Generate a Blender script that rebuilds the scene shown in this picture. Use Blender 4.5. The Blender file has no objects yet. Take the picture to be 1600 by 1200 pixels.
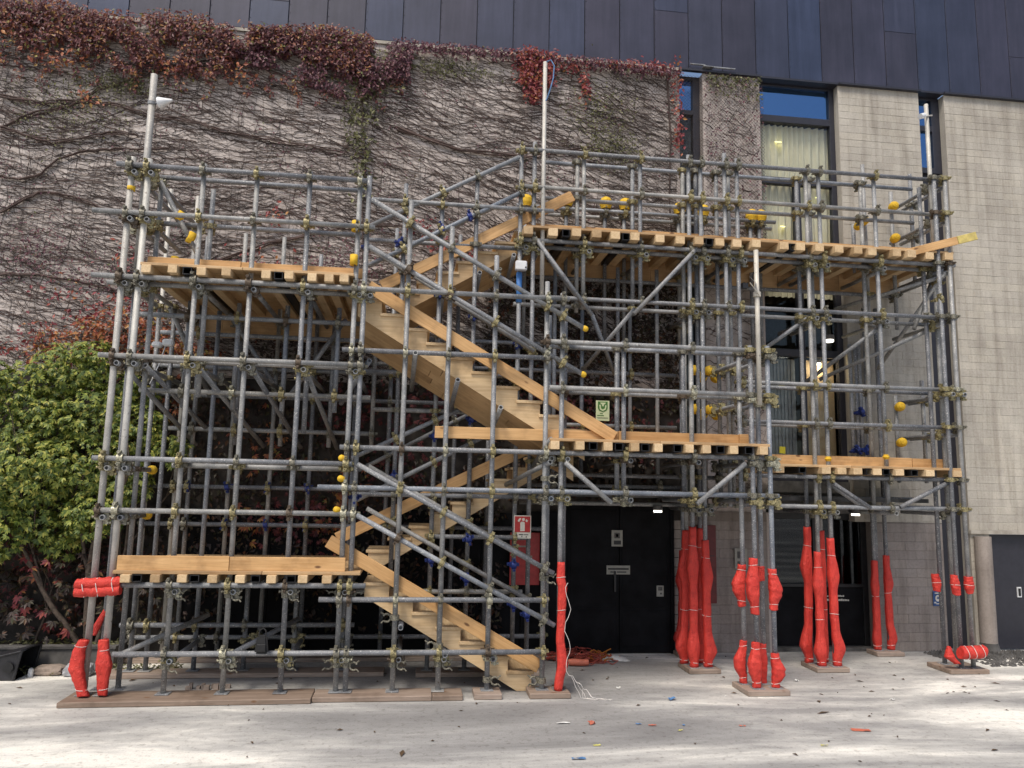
import bpy, bmesh, math, random
from mathutils import Vector, Matrix, noise
rnd = random.Random(7)
S = bpy.context.scene
C = S.collection
rad = math.radians

# ------------------------------------------------------------------ camera
cam_d = bpy.data.cameras.new('camera'); cam = bpy.data.objects.new('camera', cam_d); C.objects.link(cam)
cam_d.sensor_width = 36.0; cam_d.lens = 1185.0 / 1600 * 36; cam_d.clip_end = 500; cam_d.clip_start = 0.05
def cam_matrix(pitch, roll, yaw, loc):
    cy, sy, cp, sp = math.cos(yaw), math.sin(yaw), math.cos(pitch), math.sin(pitch)
    f = Vector((sy * cp, cy * cp, sp)); r0 = Vector((cy, -sy, 0)); u0 = r0.cross(f)
    r = r0 * math.cos(roll) + u0 * math.sin(roll); u = -r0 * math.sin(roll) + u0 * math.cos(roll)
    m = Matrix((r, u, -f)).transposed().to_4x4(); m.translation = loc
    return m
cam.matrix_world = cam_matrix(rad(7.796), rad(1.1745), rad(7.092), Vector((0, 0, 2.4)))
S.camera = cam
# ------------------------------------------------------------------ light
SUN_EL, SUN_AZ = rad(58), rad(212)          # azimuth from +Y, clockwise: behind the viewer, to the left
w = bpy.data.worlds.new('World'); S.world = w; w.use_nodes = True
wn = w.node_tree.nodes; wl = w.node_tree.links
sky = wn.new('ShaderNodeTexSky'); sky.sky_type = 'NISHITA'; sky.sun_disc = False
sky.sun_elevation = SUN_EL; sky.sun_rotation = SUN_AZ; sky.dust_density = 3.0; sky.ozone_density = 0.6; sky.air_density = 1.0
wn['Background'].inputs[1].default_value = 0.085
wl.new(sky.outputs[0], wn['Background'].inputs[0])
sd = bpy.data.lights.new('sun', 'SUN'); sd.energy = 1.5; sd.angle = rad(16); sd.color = (1, 0.93, 0.82)
so = bpy.data.objects.new('sun', sd); C.objects.link(so)
sv = Vector((math.sin(SUN_AZ) * math.cos(SUN_EL), math.cos(SUN_AZ) * math.cos(SUN_EL), math.sin(SUN_EL)))
so.rotation_euler = sv.to_track_quat('Z', 'Y').to_euler(); so.location = (-8, -12, 14)
S.view_settings.view_transform = 'Standard'; S.view_settings.look = 'None'
S.view_settings.exposure = 0.85; S.view_settings.gamma = 1.0; S.view_settings.use_curve_mapping = False

# ------------------------------------------------------------------ materials
def new_mat(name):
    m = bpy.data.materials.new(name); m.use_nodes = True
    return m, m.node_tree.nodes, m.node_tree.links, m.node_tree.nodes['Principled BSDF']
def ramp(n, stops):
    r = n.new('ShaderNodeValToRGB'); e = r.color_ramp.elements
    while len(e) < len(stops): e.new(0.5)
    for i, (p, c) in enumerate(stops):
        e[i].position = p; e[i].color = (c[0], c[1], c[2], 1)
    return r
def coords(n, l, kind, scale):
    mp = n.new('ShaderNodeMapping'); mp.inputs['Scale'].default_value = scale
    if kind == 'World':
        g = n.new('ShaderNodeNewGeometry'); l.new(g.outputs['Position'], mp.inputs[0])
    else:
        t = n.new('ShaderNodeTexCoord'); l.new(t.outputs[kind], mp.inputs[0])
    return mp
def noise_tex(n, l, src, scale, detail=4, rough=0.6, dist=0.0):
    t = n.new('ShaderNodeTexNoise'); t.inputs['Scale'].default_value = scale; t.inputs['Detail'].default_value = detail
    t.inputs['Roughness'].default_value = rough; t.inputs['Distortion'].default_value = dist
    l.new(src.outputs[0], t.inputs['Vector']); return t
def mixc(n, l, fac, a, b, mode='MIX'):
    m = n.new('ShaderNodeMix'); m.data_type = 'RGBA'; m.blend_type = mode
    if isinstance(fac, (int, float)): m.inputs[0].default_value = fac
    else: l.new(fac, m.inputs[0])
    for i, v in ((6, a), (7, b)):
        if isinstance(v, tuple): m.inputs[i].default_value = (v[0], v[1], v[2], 1)
        else: l.new(v, m.inputs[i])
    return m.outputs[2]
def bump(n, l, b, h, strength=0.3, dist=0.01):
    bp = n.new('ShaderNodeBump'); bp.inputs['Strength'].default_value = strength; bp.inputs['Distance'].default_value = dist
    l.new(h, bp.inputs['Height']); l.new(bp.outputs[0], b.inputs['Normal'])
def simple(name, col, rough=0.6, metal=0.0, var=0.15, scale=12.0, emis=None):
    m, n, l, b = new_mat(name)
    t = noise_tex(n, l, coords(n, l, 'World', (1, 1, 1)), scale)
    c2 = tuple(v * (1 - var * 2) for v in col); c3 = tuple(min(1, v * (1 + var)) for v in col)
    r = ramp(n, [(0.3, c2), (0.7, c3)]); l.new(t.outputs[0], r.inputs[0]); l.new(r.outputs[0], b.inputs['Base Color'])
    b.inputs['Roughness'].default_value = rough; b.inputs['Metallic'].default_value = metal
    if emis:
        b.inputs['Emission Color'].default_value = (*emis[:3], 1); b.inputs['Emission Strength'].default_value = emis[3]
    return m
def mat_tube(name, lo, hi, tintamt=1.0):
    m, n, l, b = new_mat(name)
    g = coords(n, l, 'World', (1, 1, 1))
    t1 = noise_tex(n, l, g, 5, 5, 0.65); t2 = noise_tex(n, l, g, 60, 3, 0.7); t3 = noise_tex(n, l, g, 22, 3, 0.6)
    r1 = ramp(n, [(0.3, lo), (0.7, hi)]); l.new(t1.outputs[0], r1.inputs[0])
    oi = n.new('ShaderNodeObjectInfo')
    ro = ramp(n, [(0.0, (0.62, 0.62, 0.64)), (0.5, (0.95, 0.95, 0.95)), (0.8, (1.15, 1.1, 1.0)), (1.0, (0.8, 0.87, 0.98))]); l.new(oi.outputs['Random'], ro.inputs[0])
    c = mixc(n, l, 1.0, r1.outputs[0], ro.outputs[0], 'MULTIPLY')
    rs = ramp(n, [(0.58, (0, 0, 0)), (0.68, (0.9, 0.9, 0.9))]); l.new(t2.outputs[0], rs.inputs[0])
    c = mixc(n, l, rs.outputs[0], c, (0.66, 0.66, 0.62))                       # spatter of old paint and mortar
    rr = ramp(n, [(0.64, (0, 0, 0)), (0.72, (0.7, 0.7, 0.7))]); l.new(t3.outputs[0], rr.inputs[0])
    c = mixc(n, l, rr.outputs[0], c, (0.14, 0.10, 0.08))                       # rust and dirt
    l.new(c, b.inputs['Base Color']); b.inputs['Roughness'].default_value = 0.6; b.inputs['Metallic'].default_value = 0.2
    bump(n, l, b, t2.outputs[0], 0.25, 0.004)
    return m
M = {}
M['tube'] = mat_tube('galvanised_steel', (0.14, 0.15, 0.168), (0.34, 0.347, 0.357))
M['tube_light'] = mat_tube('pale_steel_painted_sun', (0.42, 0.405, 0.37), (0.62, 0.595, 0.54))  # pale masts; on the left-end legs sunlight is put into this colour
M['coupler'] = simple('zinc_coupler', (0.36, 0.31, 0.16), 0.5, 0.3, 0.45, 70)
M['coupler_grey'] = simple('grey_coupler', (0.24, 0.225, 0.175), 0.5, 0.3, 0.45, 70)
M['coupler_dark'] = simple('rusty_coupler', (0.13, 0.095, 0.065), 0.6, 0.2, 0.45, 70); M['coupler_pale'] = simple('new_zinc_coupler', (0.46, 0.44, 0.33), 0.45, 0.4, 0.4, 70)
M['coupler_blue'] = simple('blue_coupler', (0.018, 0.04, 0.22), 0.5, 0.1, 0.4, 60)
M['foam_yellow'] = simple('yellow_foam', (0.75, 0.47, 0.03), 0.8, 0, 0.12, 20)
M['blue_paint'] = simple('blue_paint', (0.07, 0.22, 0.55), 0.5)
def mat_red():
    m, n, l, b = new_mat('red_vinyl')
    g = coords(n, l, 'World', (1, 1, 1)); a = noise_tex(n, l, g, 6, 4, 0.6); f = noise_tex(n, l, coords(n, l, 'World', (1, 1, 0.55)), 26, 4, 0.65, 0.8)
    r = ramp(n, [(0.3, (0.54, 0.030, 0.022)), (0.7, (0.70, 0.054, 0.036))]); l.new(a.outputs[0], r.inputs[0]); l.new(r.outputs[0], b.inputs['Base Color'])
    b.inputs['Roughness'].default_value = 0.6; d_ = noise_tex(n, l, g, 17, 5, 0.7); rd = ramp(n, [(0.32, (0.62, 0.58, 0.56)), (0.5, (1, 1, 1))]); l.new(d_.outputs[0], rd.inputs[0]); l.new(mixc(n, l, 0.55, r.outputs[0], rd.outputs[0], 'MULTIPLY'), b.inputs['Base Color']); bump(n, l, b, f.outputs[0], 0.85, 0.025)
    return m
M['red'] = mat_red()
M['white_string'] = simple('white_string', (0.72, 0.68, 0.64), 0.8)
M['white'] = simple('white_plastic', (0.72, 0.73, 0.74), 0.4, 0, 0.05)
M['paper'] = simple('paper', (0.62, 0.60, 0.54), 0.8, 0, 0.05)
M['paper_dull'] = simple('old_paper', (0.33, 0.32, 0.28), 0.8, 0, 0.08)
M['sign_red'] = simple('sign_red', (0.45, 0.03, 0.03), 0.4)
M['box_red'] = simple('dull_red_box', (0.13, 0.014, 0.014), 0.5)
M['sign_green'] = simple('sign_green', (0.06, 0.17, 0.03), 0.4)
M['sign_palegreen'] = simple('sign_pale_green', (0.55, 0.60, 0.36), 0.5, 0, 0.05)
M['sign_blue'] = simple('sign_blue', (0.02, 0.07, 0.22), 0.4)
M['ink'] = simple('ink', (0.03, 0.03, 0.03), 0.6)
M['note'] = simple('yellow_note', (0.75, 0.66, 0.05), 0.7, 0, 0.05)
M['black'] = simple('black_steel', (0.012, 0.012, 0.014), 0.45, 0, 0.3)
M['black_door'] = simple('black_painted_steel', (0.007, 0.007, 0.0085), 0.7, 0, 0.4, 3); M['black_door'].node_tree.nodes['Principled BSDF'].inputs['Specular IOR Level'].default_value = 0.15
M['frame'] = simple('dark_window_frame', (0.025, 0.025, 0.035), 0.45, 0, 0.1)
M['tarp'] = simple('black_tarpaulin', (0.02, 0.02, 0.024), 0.45, 0, 0.3)
M['stone'] = simple('pale_stone', (0.38, 0.38, 0.4), 0.9, 0, 0.25, 9)
M['stone_warm'] = simple('warm_stone', (0.30, 0.24, 0.2), 0.9, 0, 0.25, 9)
M['conc_dark'] = simple('stained_concrete', (0.11, 0.105, 0.10), 0.9, 0, 0.35, 4)
M['shade_band'] = simple('painted_shade_dark', (0.05, 0.042, 0.036), 0.9, 0, 0.4, 5)  # dark tone that paints in the shade behind the decks
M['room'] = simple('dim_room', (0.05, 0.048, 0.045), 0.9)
M['lamp_w'] = simple('lit_lamp', (0.9, 0.9, 0.85), 0.5, 0, 0.02, 5, (1.0, 0.93, 0.8, 2.2))
M['lamp_y'] = simple('lit_downlight', (0.9, 0.9, 0.6), 0.5, 0, 0.02, 5, (1.0, 0.93, 0.35, 1.3))
M['curtain'] = simple('curtain', (0.76, 0.71, 0.56), 0.9, 0, 0.05, 2)
M['tan_panel'] = simple('tan_panel', (0.45, 0.33, 0.2), 0.7, 0, 0.06)
M['grey_panel'] = simple('grey_ribbed_panel', (0.25, 0.27, 0.3), 0.6, 0, 0.1)
M['cloth_bag'] = simple('black_cloth', (0.012, 0.012, 0.013), 0.7)
M['litter_blue'] = simple('blue_plastic', (0.10, 0.22, 0.42), 0.6); M['litter_red'] = simple('red_plastic', (0.55, 0.15, 0.09), 0.6); M['plank_tip'] = simple('pale_yellow_paint', (0.62, 0.50, 0.16), 0.6)
M['litter_yellow'] = simple('yellow_plastic', (0.62, 0.58, 0.18), 0.6); M['litter_white'] = simple('white_paper', (0.75, 0.75, 0.72), 0.7)
M['dry_leaf'] = simple('dry_leaf', (0.10, 0.06, 0.03), 0.8)
M['net'] = simple('red_net', (0.35, 0.06, 0.04), 0.7); M['net_orange'] = simple('orange_net', (0.5, 0.17, 0.02), 0.7)

def mat_wood(name, lo, hi, knots=True, rough=0.65):
    m, n, l, b = new_mat(name)
    t = n.new('ShaderNodeTexCoord'); oi = n.new('ShaderNodeObjectInfo')
    ad = n.new('ShaderNodeVectorMath'); ad.operation = 'MULTIPLY_ADD'
    cb = n.new('ShaderNodeCombineXYZ')
    for i in range(3): l.new(oi.outputs['Random'], cb.inputs[i])
    l.new(cb.outputs[0], ad.inputs[0]); ad.inputs[1].default_value = (17, 9, 13); l.new(t.outputs['Object'], ad.inputs[2])
    mp = n.new('ShaderNodeMapping'); mp.inputs['Scale'].default_value = (1.2, 26, 26); l.new(ad.outputs[0], mp.inputs[0])
    g1 = noise_tex(n, l, mp, 1.6, 5, 0.6, 0.6)
    r = ramp(n, [(0.28, lo), (0.72, hi)]); l.new(g1.outputs[0], r.inputs[0])
    ro = ramp(n, [(0, (0.72, 0.66, 0.60)), (0.35, (0.98, 0.95, 0.92)), (1, (1.1, 1.1, 1.12))]); l.new(oi.outputs['Random'], ro.inputs[0])
    c = mixc(n, l, 1.0, r.outputs[0], ro.outputs[0], 'MULTIPLY')
    bl = noise_tex(n, l, ad, 2.2, 4, 0.65)
    rb = ramp(n, [(0.33, (0.56, 0.52, 0.48)), (0.48, (0.92, 0.90, 0.88)), (0.6, (1, 1, 1))]); l.new(bl.outputs[0], rb.inputs[0])
    c = mixc(n, l, 0.75, c, rb.outputs[0], 'MULTIPLY')
    if knots:
        mk = n.new('ShaderNodeMapping'); mk.inputs['Scale'].default_value = (3.0, 7, 7); l.new(ad.outputs[0], mk.inputs[0])
        v = n.new('ShaderNodeTexVoronoi'); v.inputs['Scale'].default_value = 1.0; l.new(mk.outputs[0], v.inputs['Vector'])
        rk = ramp(n, [(0.07, (1, 1, 1)), (0.14, (0, 0, 0))]); l.new(v.outputs['Distance'], rk.inputs[0])
        c = mixc(n, l, rk.outputs[0], c, (0.16, 0.075, 0.03))
    l.new(c, b.inputs['Base Color']); b.inputs['Roughness'].default_value = rough
    bump(n, l, b, g1.outputs[0], 0.2, 0.004)
    return m
M['pine'] = mat_wood('pine_board', (0.47, 0.265, 0.10), (0.68, 0.43, 0.20))
M['pine_pale'] = mat_wood('pale_spruce', (0.55, 0.39, 0.21), (0.74, 0.57, 0.35), False)
M['ply'] = mat_wood('plywood', (0.46, 0.30, 0.15), (0.62, 0.44, 0.245), False)
M['old_wood'] = mat_wood('weathered_board', (0.24, 0.185, 0.15), (0.42, 0.345, 0.29))

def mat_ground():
    m, n, l, b = new_mat('concrete_painted_sun_patches')
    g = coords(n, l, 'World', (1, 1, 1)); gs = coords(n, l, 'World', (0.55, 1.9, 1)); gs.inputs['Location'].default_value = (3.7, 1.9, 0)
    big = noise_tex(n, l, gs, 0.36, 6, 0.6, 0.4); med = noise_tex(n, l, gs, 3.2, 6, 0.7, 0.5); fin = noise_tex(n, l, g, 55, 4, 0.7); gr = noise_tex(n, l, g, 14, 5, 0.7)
    r = ramp(n, [(0.35, (0.245, 0.24, 0.235)), (0.47, (0.34, 0.334, 0.323)), (0.54, (0.53, 0.518, 0.487)), (0.605, (0.86, 0.836, 0.765))]); l.new(big.outputs[0], r.inputs[0])  # pale patches: sunlight put into the colour, offset to fall in the foreground
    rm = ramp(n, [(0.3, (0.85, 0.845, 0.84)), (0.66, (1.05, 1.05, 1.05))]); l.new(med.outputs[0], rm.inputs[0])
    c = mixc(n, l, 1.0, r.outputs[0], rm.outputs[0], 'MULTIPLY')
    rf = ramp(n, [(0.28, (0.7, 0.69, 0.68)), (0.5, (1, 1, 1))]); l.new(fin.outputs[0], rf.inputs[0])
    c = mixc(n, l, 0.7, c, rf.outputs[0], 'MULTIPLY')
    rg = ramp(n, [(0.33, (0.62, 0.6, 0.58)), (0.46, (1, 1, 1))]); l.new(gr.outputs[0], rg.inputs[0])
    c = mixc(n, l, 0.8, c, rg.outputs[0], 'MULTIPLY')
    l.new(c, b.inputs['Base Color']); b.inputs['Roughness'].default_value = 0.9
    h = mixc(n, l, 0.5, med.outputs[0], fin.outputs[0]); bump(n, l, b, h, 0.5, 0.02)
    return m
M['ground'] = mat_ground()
def mat_wall(name, lo, hi, dirt=(0.5, 0.47, 0.44), brick=True):
    m, n, l, b = new_mat(name)
    g = coords(n, l, 'World', (1, 1, 1))
    a = noise_tex(n, l, g, 1.3, 6, 0.65); f = noise_tex(n, l, g, 30, 4, 0.7)
    gv = coords(n, l, 'World', (4, 4, 0.35)); st = noise_tex(n, l, gv, 1.6, 4, 0.6)
    r = ramp(n, [(0.3, lo), (0.68, hi)]); l.new(a.outputs[0], r.inputs[0])
    rs = ramp(n, [(0.3, dirt), (0.55, (1, 1, 1))]); l.new(st.outputs[0], rs.inputs[0])
    c = mixc(n, l, 0.6, r.outputs[0], rs.outputs[0], 'MULTIPLY')
    rf = ramp(n, [(0.3, (0.8, 0.79, 0.78)), (0.55, (1, 1, 1))]); l.new(f.outputs[0], rf.inputs[0])
    c = mixc(n, l, 0.8, c, rf.outputs[0], 'MULTIPLY')
    oi = n.new('ShaderNodeObjectInfo'); ro = ramp(n, [(0, (0.93, 0.92, 0.92)), (0.5, (1, 1, 1)), (1, (1.04, 1.03, 1.01))]); l.new(oi.outputs['Random'], ro.inputs[0])
    c = mixc(n, l, 1.0, c, ro.outputs[0], 'MULTIPLY')
    l.new(c, b.inputs['Base Color']); b.inputs['Roughness'].default_value = 0.85
    bump(n, l, b, f.outputs[0], 0.35, 0.006)
    return m
M['wall_vine'] = mat_wall('weathered_render', (0.45, 0.395, 0.362), (0.63, 0.565, 0.52))
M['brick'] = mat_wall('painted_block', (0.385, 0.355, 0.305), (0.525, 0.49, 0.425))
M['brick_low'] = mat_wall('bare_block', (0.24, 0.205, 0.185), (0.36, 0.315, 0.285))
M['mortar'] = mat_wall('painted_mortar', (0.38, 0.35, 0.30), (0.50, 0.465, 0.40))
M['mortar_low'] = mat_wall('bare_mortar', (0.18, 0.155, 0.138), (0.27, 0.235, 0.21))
def mat_clad():
    m, n, l, b = new_mat('dark_metal_sheet')
    g = coords(n, l, 'World', (1, 1, 1)); gv = coords(n, l, 'World', (6, 6, 0.5))
    a = noise_tex(n, l, g, 1.1, 5, 0.6); s = noise_tex(n, l, gv, 2, 5, 0.65)
    oi = n.new('ShaderNodeObjectInfo')
    ro = ramp(n, [(0, (0.038, 0.039, 0.060)), (0.35, (0.042, 0.042, 0.066)), (0.6, (0.036, 0.046, 0.080)), (0.8, (0.035, 0.050, 0.096)), (1, (0.045, 0.044, 0.062))]); l.new(oi.outputs['Random'], ro.inputs[0])  # bluer panels carry sky reflection in their colour, beside weathered tints
    ra = ramp(n, [(0.3, (0.75, 0.75, 0.78)), (0.7, (1.25, 1.2, 1.2))]); l.new(a.outputs[0], ra.inputs[0])
    c = mixc(n, l, 1.0, ro.outputs[0], ra.outputs[0], 'MULTIPLY')
    rs = ramp(n, [(0.35, (0.8, 0.8, 0.82)), (0.7, (1.15, 1.12, 1.1))]); l.new(s.outputs[0], rs.inputs[0])
    c = mixc(n, l, 1.0, c, rs.outputs[0], 'MULTIPLY')
    l.new(c, b.inputs['Base Color']); b.inputs['Roughness'].default_value = 0.42; b.inputs['Metallic'].default_value = 0.15
    bump(n, l, b, a.outputs[0], 0.15, 0.03)
    return m
M['clad'] = mat_clad()
def mat_glass(name, refl, tint, gt=(0.9, 0.95, 1)):
    m = bpy.data.materials.new(name); m.use_nodes = True; n = m.node_tree.nodes; l = m.node_tree.links; n.clear()
    o = n.new('ShaderNodeOutputMaterial'); tr = n.new('ShaderNodeBsdfTransparent'); tr.inputs[0].default_value = (*tint, 1)
    gl = n.new('ShaderNodeBsdfGlossy'); gl.inputs['Roughness'].default_value = 0.03; gl.inputs[0].default_value = (*gt, 1)
    fr = n.new('ShaderNodeFresnel'); fr.inputs[0].default_value = 1.5
    ma = n.new('ShaderNodeMath'); ma.operation = 'MULTIPLY_ADD'; l.new(fr.outputs[0], ma.inputs[0]); ma.inputs[1].default_value = 0.45; ma.inputs[2].default_value = refl
    mx = n.new('ShaderNodeMixShader'); l.new(ma.outputs[0], mx.inputs[0]); l.new(tr.outputs[0], mx.inputs[1]); l.new(gl.outputs[0], mx.inputs[2]); l.new(mx.outputs[0], o.inputs[0])
    return m
M['glass'] = mat_glass('window_glass', 0.0, (0.96, 0.97, 0.95)); M['glass_coated'] = mat_glass('coated_glass', 0.34, (0.3, 0.35, 0.45), (0.32, 0.6, 1.0))
M['glass_dark'] = mat_glass('door_glass', 0.02, (0.3, 0.32, 0.32))
def mat_leaf(name, stops, trans=0.35):
    m = bpy.data.materials.new(name); m.use_nodes = True; n = m.node_tree.nodes; l = m.node_tree.links; n.clear()
    o = n.new('ShaderNodeOutputMaterial'); g = n.new('ShaderNodeNewGeometry')
    r = ramp(n, stops); l.new(g.outputs['Random Per Island'], r.inputs[0])
    d = n.new('ShaderNodeBsdfPrincipled'); d.inputs['Roughness'].default_value = 0.5; l.new(r.outputs[0], d.inputs['Base Color'])
    t = n.new('ShaderNodeBsdfTranslucent'); l.new(r.outputs[0], t.inputs[0])
    mx = n.new('ShaderNodeMixShader'); mx.inputs[0].default_value = trans
    l.new(d.outputs[0], mx.inputs[1]); l.new(t.outputs[0], mx.inputs[2]); l.new(mx.outputs[0], o.inputs[0])
    return m
M['leaf_green'] = mat_leaf('green_leaf', [(0, (0.05, 0.09, 0.018)), (0.3, (0.10, 0.155, 0.03)), (0.6, (0.22, 0.28, 0.05)), (0.85, (0.40, 0.43, 0.085)), (1, (0.54, 0.49, 0.11))])
M['leaf_crest'] = mat_leaf('autumn_creeper_leaf', [(0, (0.09, 0.035, 0.04)), (0.35, (0.17, 0.06, 0.065)), (0.62, (0.22, 0.085, 0.085)), (0.8, (0.28, 0.10, 0.05)), (0.92, (0.38, 0.17, 0.05)), (0.96, (0.25, 0.22, 0.05)), (1, (0.12, 0.15, 0.05))], 0.25)
M['leaf_plum'] = mat_leaf('plum_creeper_leaf', [(0, (0.08, 0.035, 0.05)), (0.5, (0.16, 0.065, 0.085)), (0.9, (0.22, 0.09, 0.10)), (1, (0.13, 0.15, 0.05))], 0.25)
M['leaf_red'] = mat_leaf('crimson_creeper_leaf', [(0, (0.16, 0.03, 0.04)), (0.5, (0.30, 0.06, 0.07)), (0.85, (0.40, 0.10, 0.06)), (1, (0.45, 0.22, 0.06))], 0.25)
M['leaf_orange'] = mat_leaf('orange_creeper_leaf', [(0, (0.28, 0.07, 0.05)), (0.5, (0.42, 0.14, 0.07)), (0.85, (0.5, 0.24, 0.08)), (1, (0.3, 0.3, 0.07))], 0.3)
M['leaf_crimson'] = mat_leaf('deep_crimson_leaf', [(0, (0.06, 0.014, 0.02)), (0.6, (0.14, 0.03, 0.035)), (1, (0.24, 0.05, 0.045))], 0.2)
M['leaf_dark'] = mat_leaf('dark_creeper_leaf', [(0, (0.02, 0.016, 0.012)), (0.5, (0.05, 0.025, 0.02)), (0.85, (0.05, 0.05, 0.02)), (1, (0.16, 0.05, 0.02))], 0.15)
M['leaf_olive'] = mat_leaf('olive_creeper_leaf', [(0, (0.06, 0.06, 0.025)), (0.6, (0.13, 0.13, 0.05)), (1, (0.22, 0.22, 0.08))], 0.25)
M['stem'] = simple('vine_stem', (0.10, 0.066, 0.057), 0.85, 0, 0.25, 6)
M['stem_dark'] = simple('dark_vine_stem', (0.06, 0.042, 0.036), 0.85, 0, 0.25, 6)
M['bark'] = simple('bark', (0.12, 0.09, 0.07), 0.9, 0, 0.3, 20)
M['soil'] = simple('leaf_strewn_soil', (0.06, 0.04, 0.03), 0.95, 0, 0.4, 25)

# ------------------------------------------------------------------ object helpers
WM = {}
def link(name, me, mat, M4=None, parent=None, label=None, cat=None, group=None, kind=None):
    o = bpy.data.objects.new(name, me); C.objects.link(o)
    M4 = M4 or Matrix.Identity(4)
    o.matrix_basis = M4; WM[o.name] = M4
    if mat is not None and me is not None and not me.materials: me.materials.append(M[mat])
    elif mat is not None and me is not None and me.materials[0] != M[mat]:
        o.material_slots[0].link = 'OBJECT'; o.material_slots[0].material = M[mat]
    if parent is not None:
        o.parent = parent; o.matrix_parent_inverse = WM[parent.name].inverted()
    if label: o['label'] = label
    if cat: o['category'] = cat
    if group: o['group'] = group
    if kind: o['kind'] = kind
    return o
def thing(name, loc, label, cat, group=None):
    o = bpy.data.objects.new(name, None); C.objects.link(o); o.empty_display_size = 0.1
    m = Matrix.Translation(loc); o.matrix_basis = m; WM[o.name] = m
    o['label'] = label; o['category'] = cat
    if group: o['group'] = group
    return o
def mesh(verts, faces, smooth=False, name='mesh'):
    me = bpy.data.meshes.new(name); me.from_pydata(verts, [], faces)
    if smooth:
        for p in me.polygons: p.use_smooth = True
    me.update(); return me
class MB:
    def __init__(s): s.v = []; s.f = []; s.sm = []
    def add(s, vs, fs, sm=False, mat=None):
        k = len(s.v)
        s.v += [tuple(mat @ Vector(v)) for v in vs] if mat is not None else [tuple(v) for v in vs]
        s.f += [tuple(i + k for i in f) for f in fs]; s.sm += [sm] * len(fs)
    def box(s, a, b):
        x0, y0, z0 = a; x1, y1, z1 = b
        s.add([(x0, y0, z0), (x1, y0, z0), (x1, y1, z0), (x0, y1, z0), (x0, y0, z1), (x1, y0, z1), (x1, y1, z1), (x0, y1, z1)],
              [(0, 3, 2, 1), (4, 5, 6, 7), (0, 1, 5, 4), (1, 2, 6, 5), (2, 3, 7, 6), (3, 0, 4, 7)])
    def cyl(s, a, b, r, n=8, r2=None, caps=True):
        a = Vector(a); b = Vector(b); d = (b - a); q = d.to_track_quat('Z', 'Y').to_matrix()
        vs = []; r2 = r if r2 is None else r2
        for (c, rr) in ((a, r), (b, r2)):
            for i in range(n):
                t = 2 * math.pi * i / n; vs.append(c + q @ Vector((rr * math.cos(t), rr * math.sin(t), 0)))
        k = [(i, (i + 1) % n, n + (i + 1) % n, n + i) for i in range(n)]
        s.add(vs, k, True)
        if caps: s.add(vs[:n], [tuple(range(n))[::-1]]); s.add(vs[n:], [tuple(range(n))])
    def path(s, pts, rs, n=6, caps=True):
        pts = [Vector(p) for p in pts]; N = len(pts); vs = []
        if isinstance(rs, (int, float)): rs = [rs] * N
        for i in range(N):
            d = (pts[min(i + 1, N - 1)] - pts[max(i - 1, 0)])
            if d.length < 1e-6: d = Vector((0, 0, 1))
            d.normalize(); ref = Vector((0, 1, 0)) if abs(d.y) < 0.9 else Vector((1, 0, 0))
            u = d.cross(ref).normalized(); v = d.cross(u)
            for j in range(n):
                t = 2 * math.pi * j / n; vs.append(pts[i] + (u * math.cos(t) + v * math.sin(t)) * rs[i])
        fs = [(i * n + j, i * n + (j + 1) % n, (i + 1) * n + (j + 1) % n, (i + 1) * n + j) for i in range(N - 1) for j in range(n)]
        s.add(vs, fs, True)
        if caps: s.add(vs[:n], [tuple(range(n))[::-1]]); s.add(vs[-n:], [tuple(range(n))])
    def build(s, name='mesh'):
        me = bpy.data.meshes.new(name); me.from_pydata(s.v, [], s.f); me.polygons.foreach_set('use_smooth', s.sm); me.update(); return me
_box = {}
def box_mesh(L, W, H, bev=0.004):
    k = (round(L, 3), round(W, 3), round(H, 3), bev)
    if k not in _box:
        bm = bmesh.new(); bmesh.ops.create_cube(bm, size=1.0)
        for v in bm.verts: v.co.x *= L; v.co.y *= W; v.co.z *= H
        if bev: bmesh.ops.bevel(bm, geom=bm.edges[:], offset=bev, segments=1, affect='EDGES')
        me = bpy.data.meshes.new('box'); bm.to_mesh(me); bm.free(); _box[k] = me
    me = _box[k]
    return me
def fresh(me): return me.copy()
_matbox = {}
def boxed(L, W, H, mat, bev=0.004):
    k = (round(L, 3), round(W, 3), round(H, 3), bev, mat)
    if k not in _matbox:
        me = box_mesh(L, W, H, bev).copy(); me.materials.clear(); me.materials.append(M[mat]); _matbox[k] = me
    return _matbox[k]
def plank(name, p0, p1, width, thick, mat, parent=None, side=Vector((0, 1, 0)), bev=0.004, **kw):
    """box from p0 to p1 (centre line); 'side' is the direction of its thickness"""
    p0 = Vector(p0); p1 = Vector(p1); x = (p1 - p0); L = x.length; x.normalize()
    y = (side - x * side.dot(x)).normalized(); z = x.cross(y)
    m = Matrix((x, y, z)).transposed().to_4x4(); m.translation = (p0 + p1) / 2
    return link(name, boxed(L, thick, width, mat, bev), mat, m, parent, **kw)
def block(name, a, b, mat, parent=None, bev=0.004, **kw):
    a = Vector(a); b = Vector(b); d = b - a
    return link(name, boxed(d.x, d.y, d.z, mat, bev), mat, Matrix.Translation((a + b) / 2), parent, **kw)
R = 0.0305
_tube = {}
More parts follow.
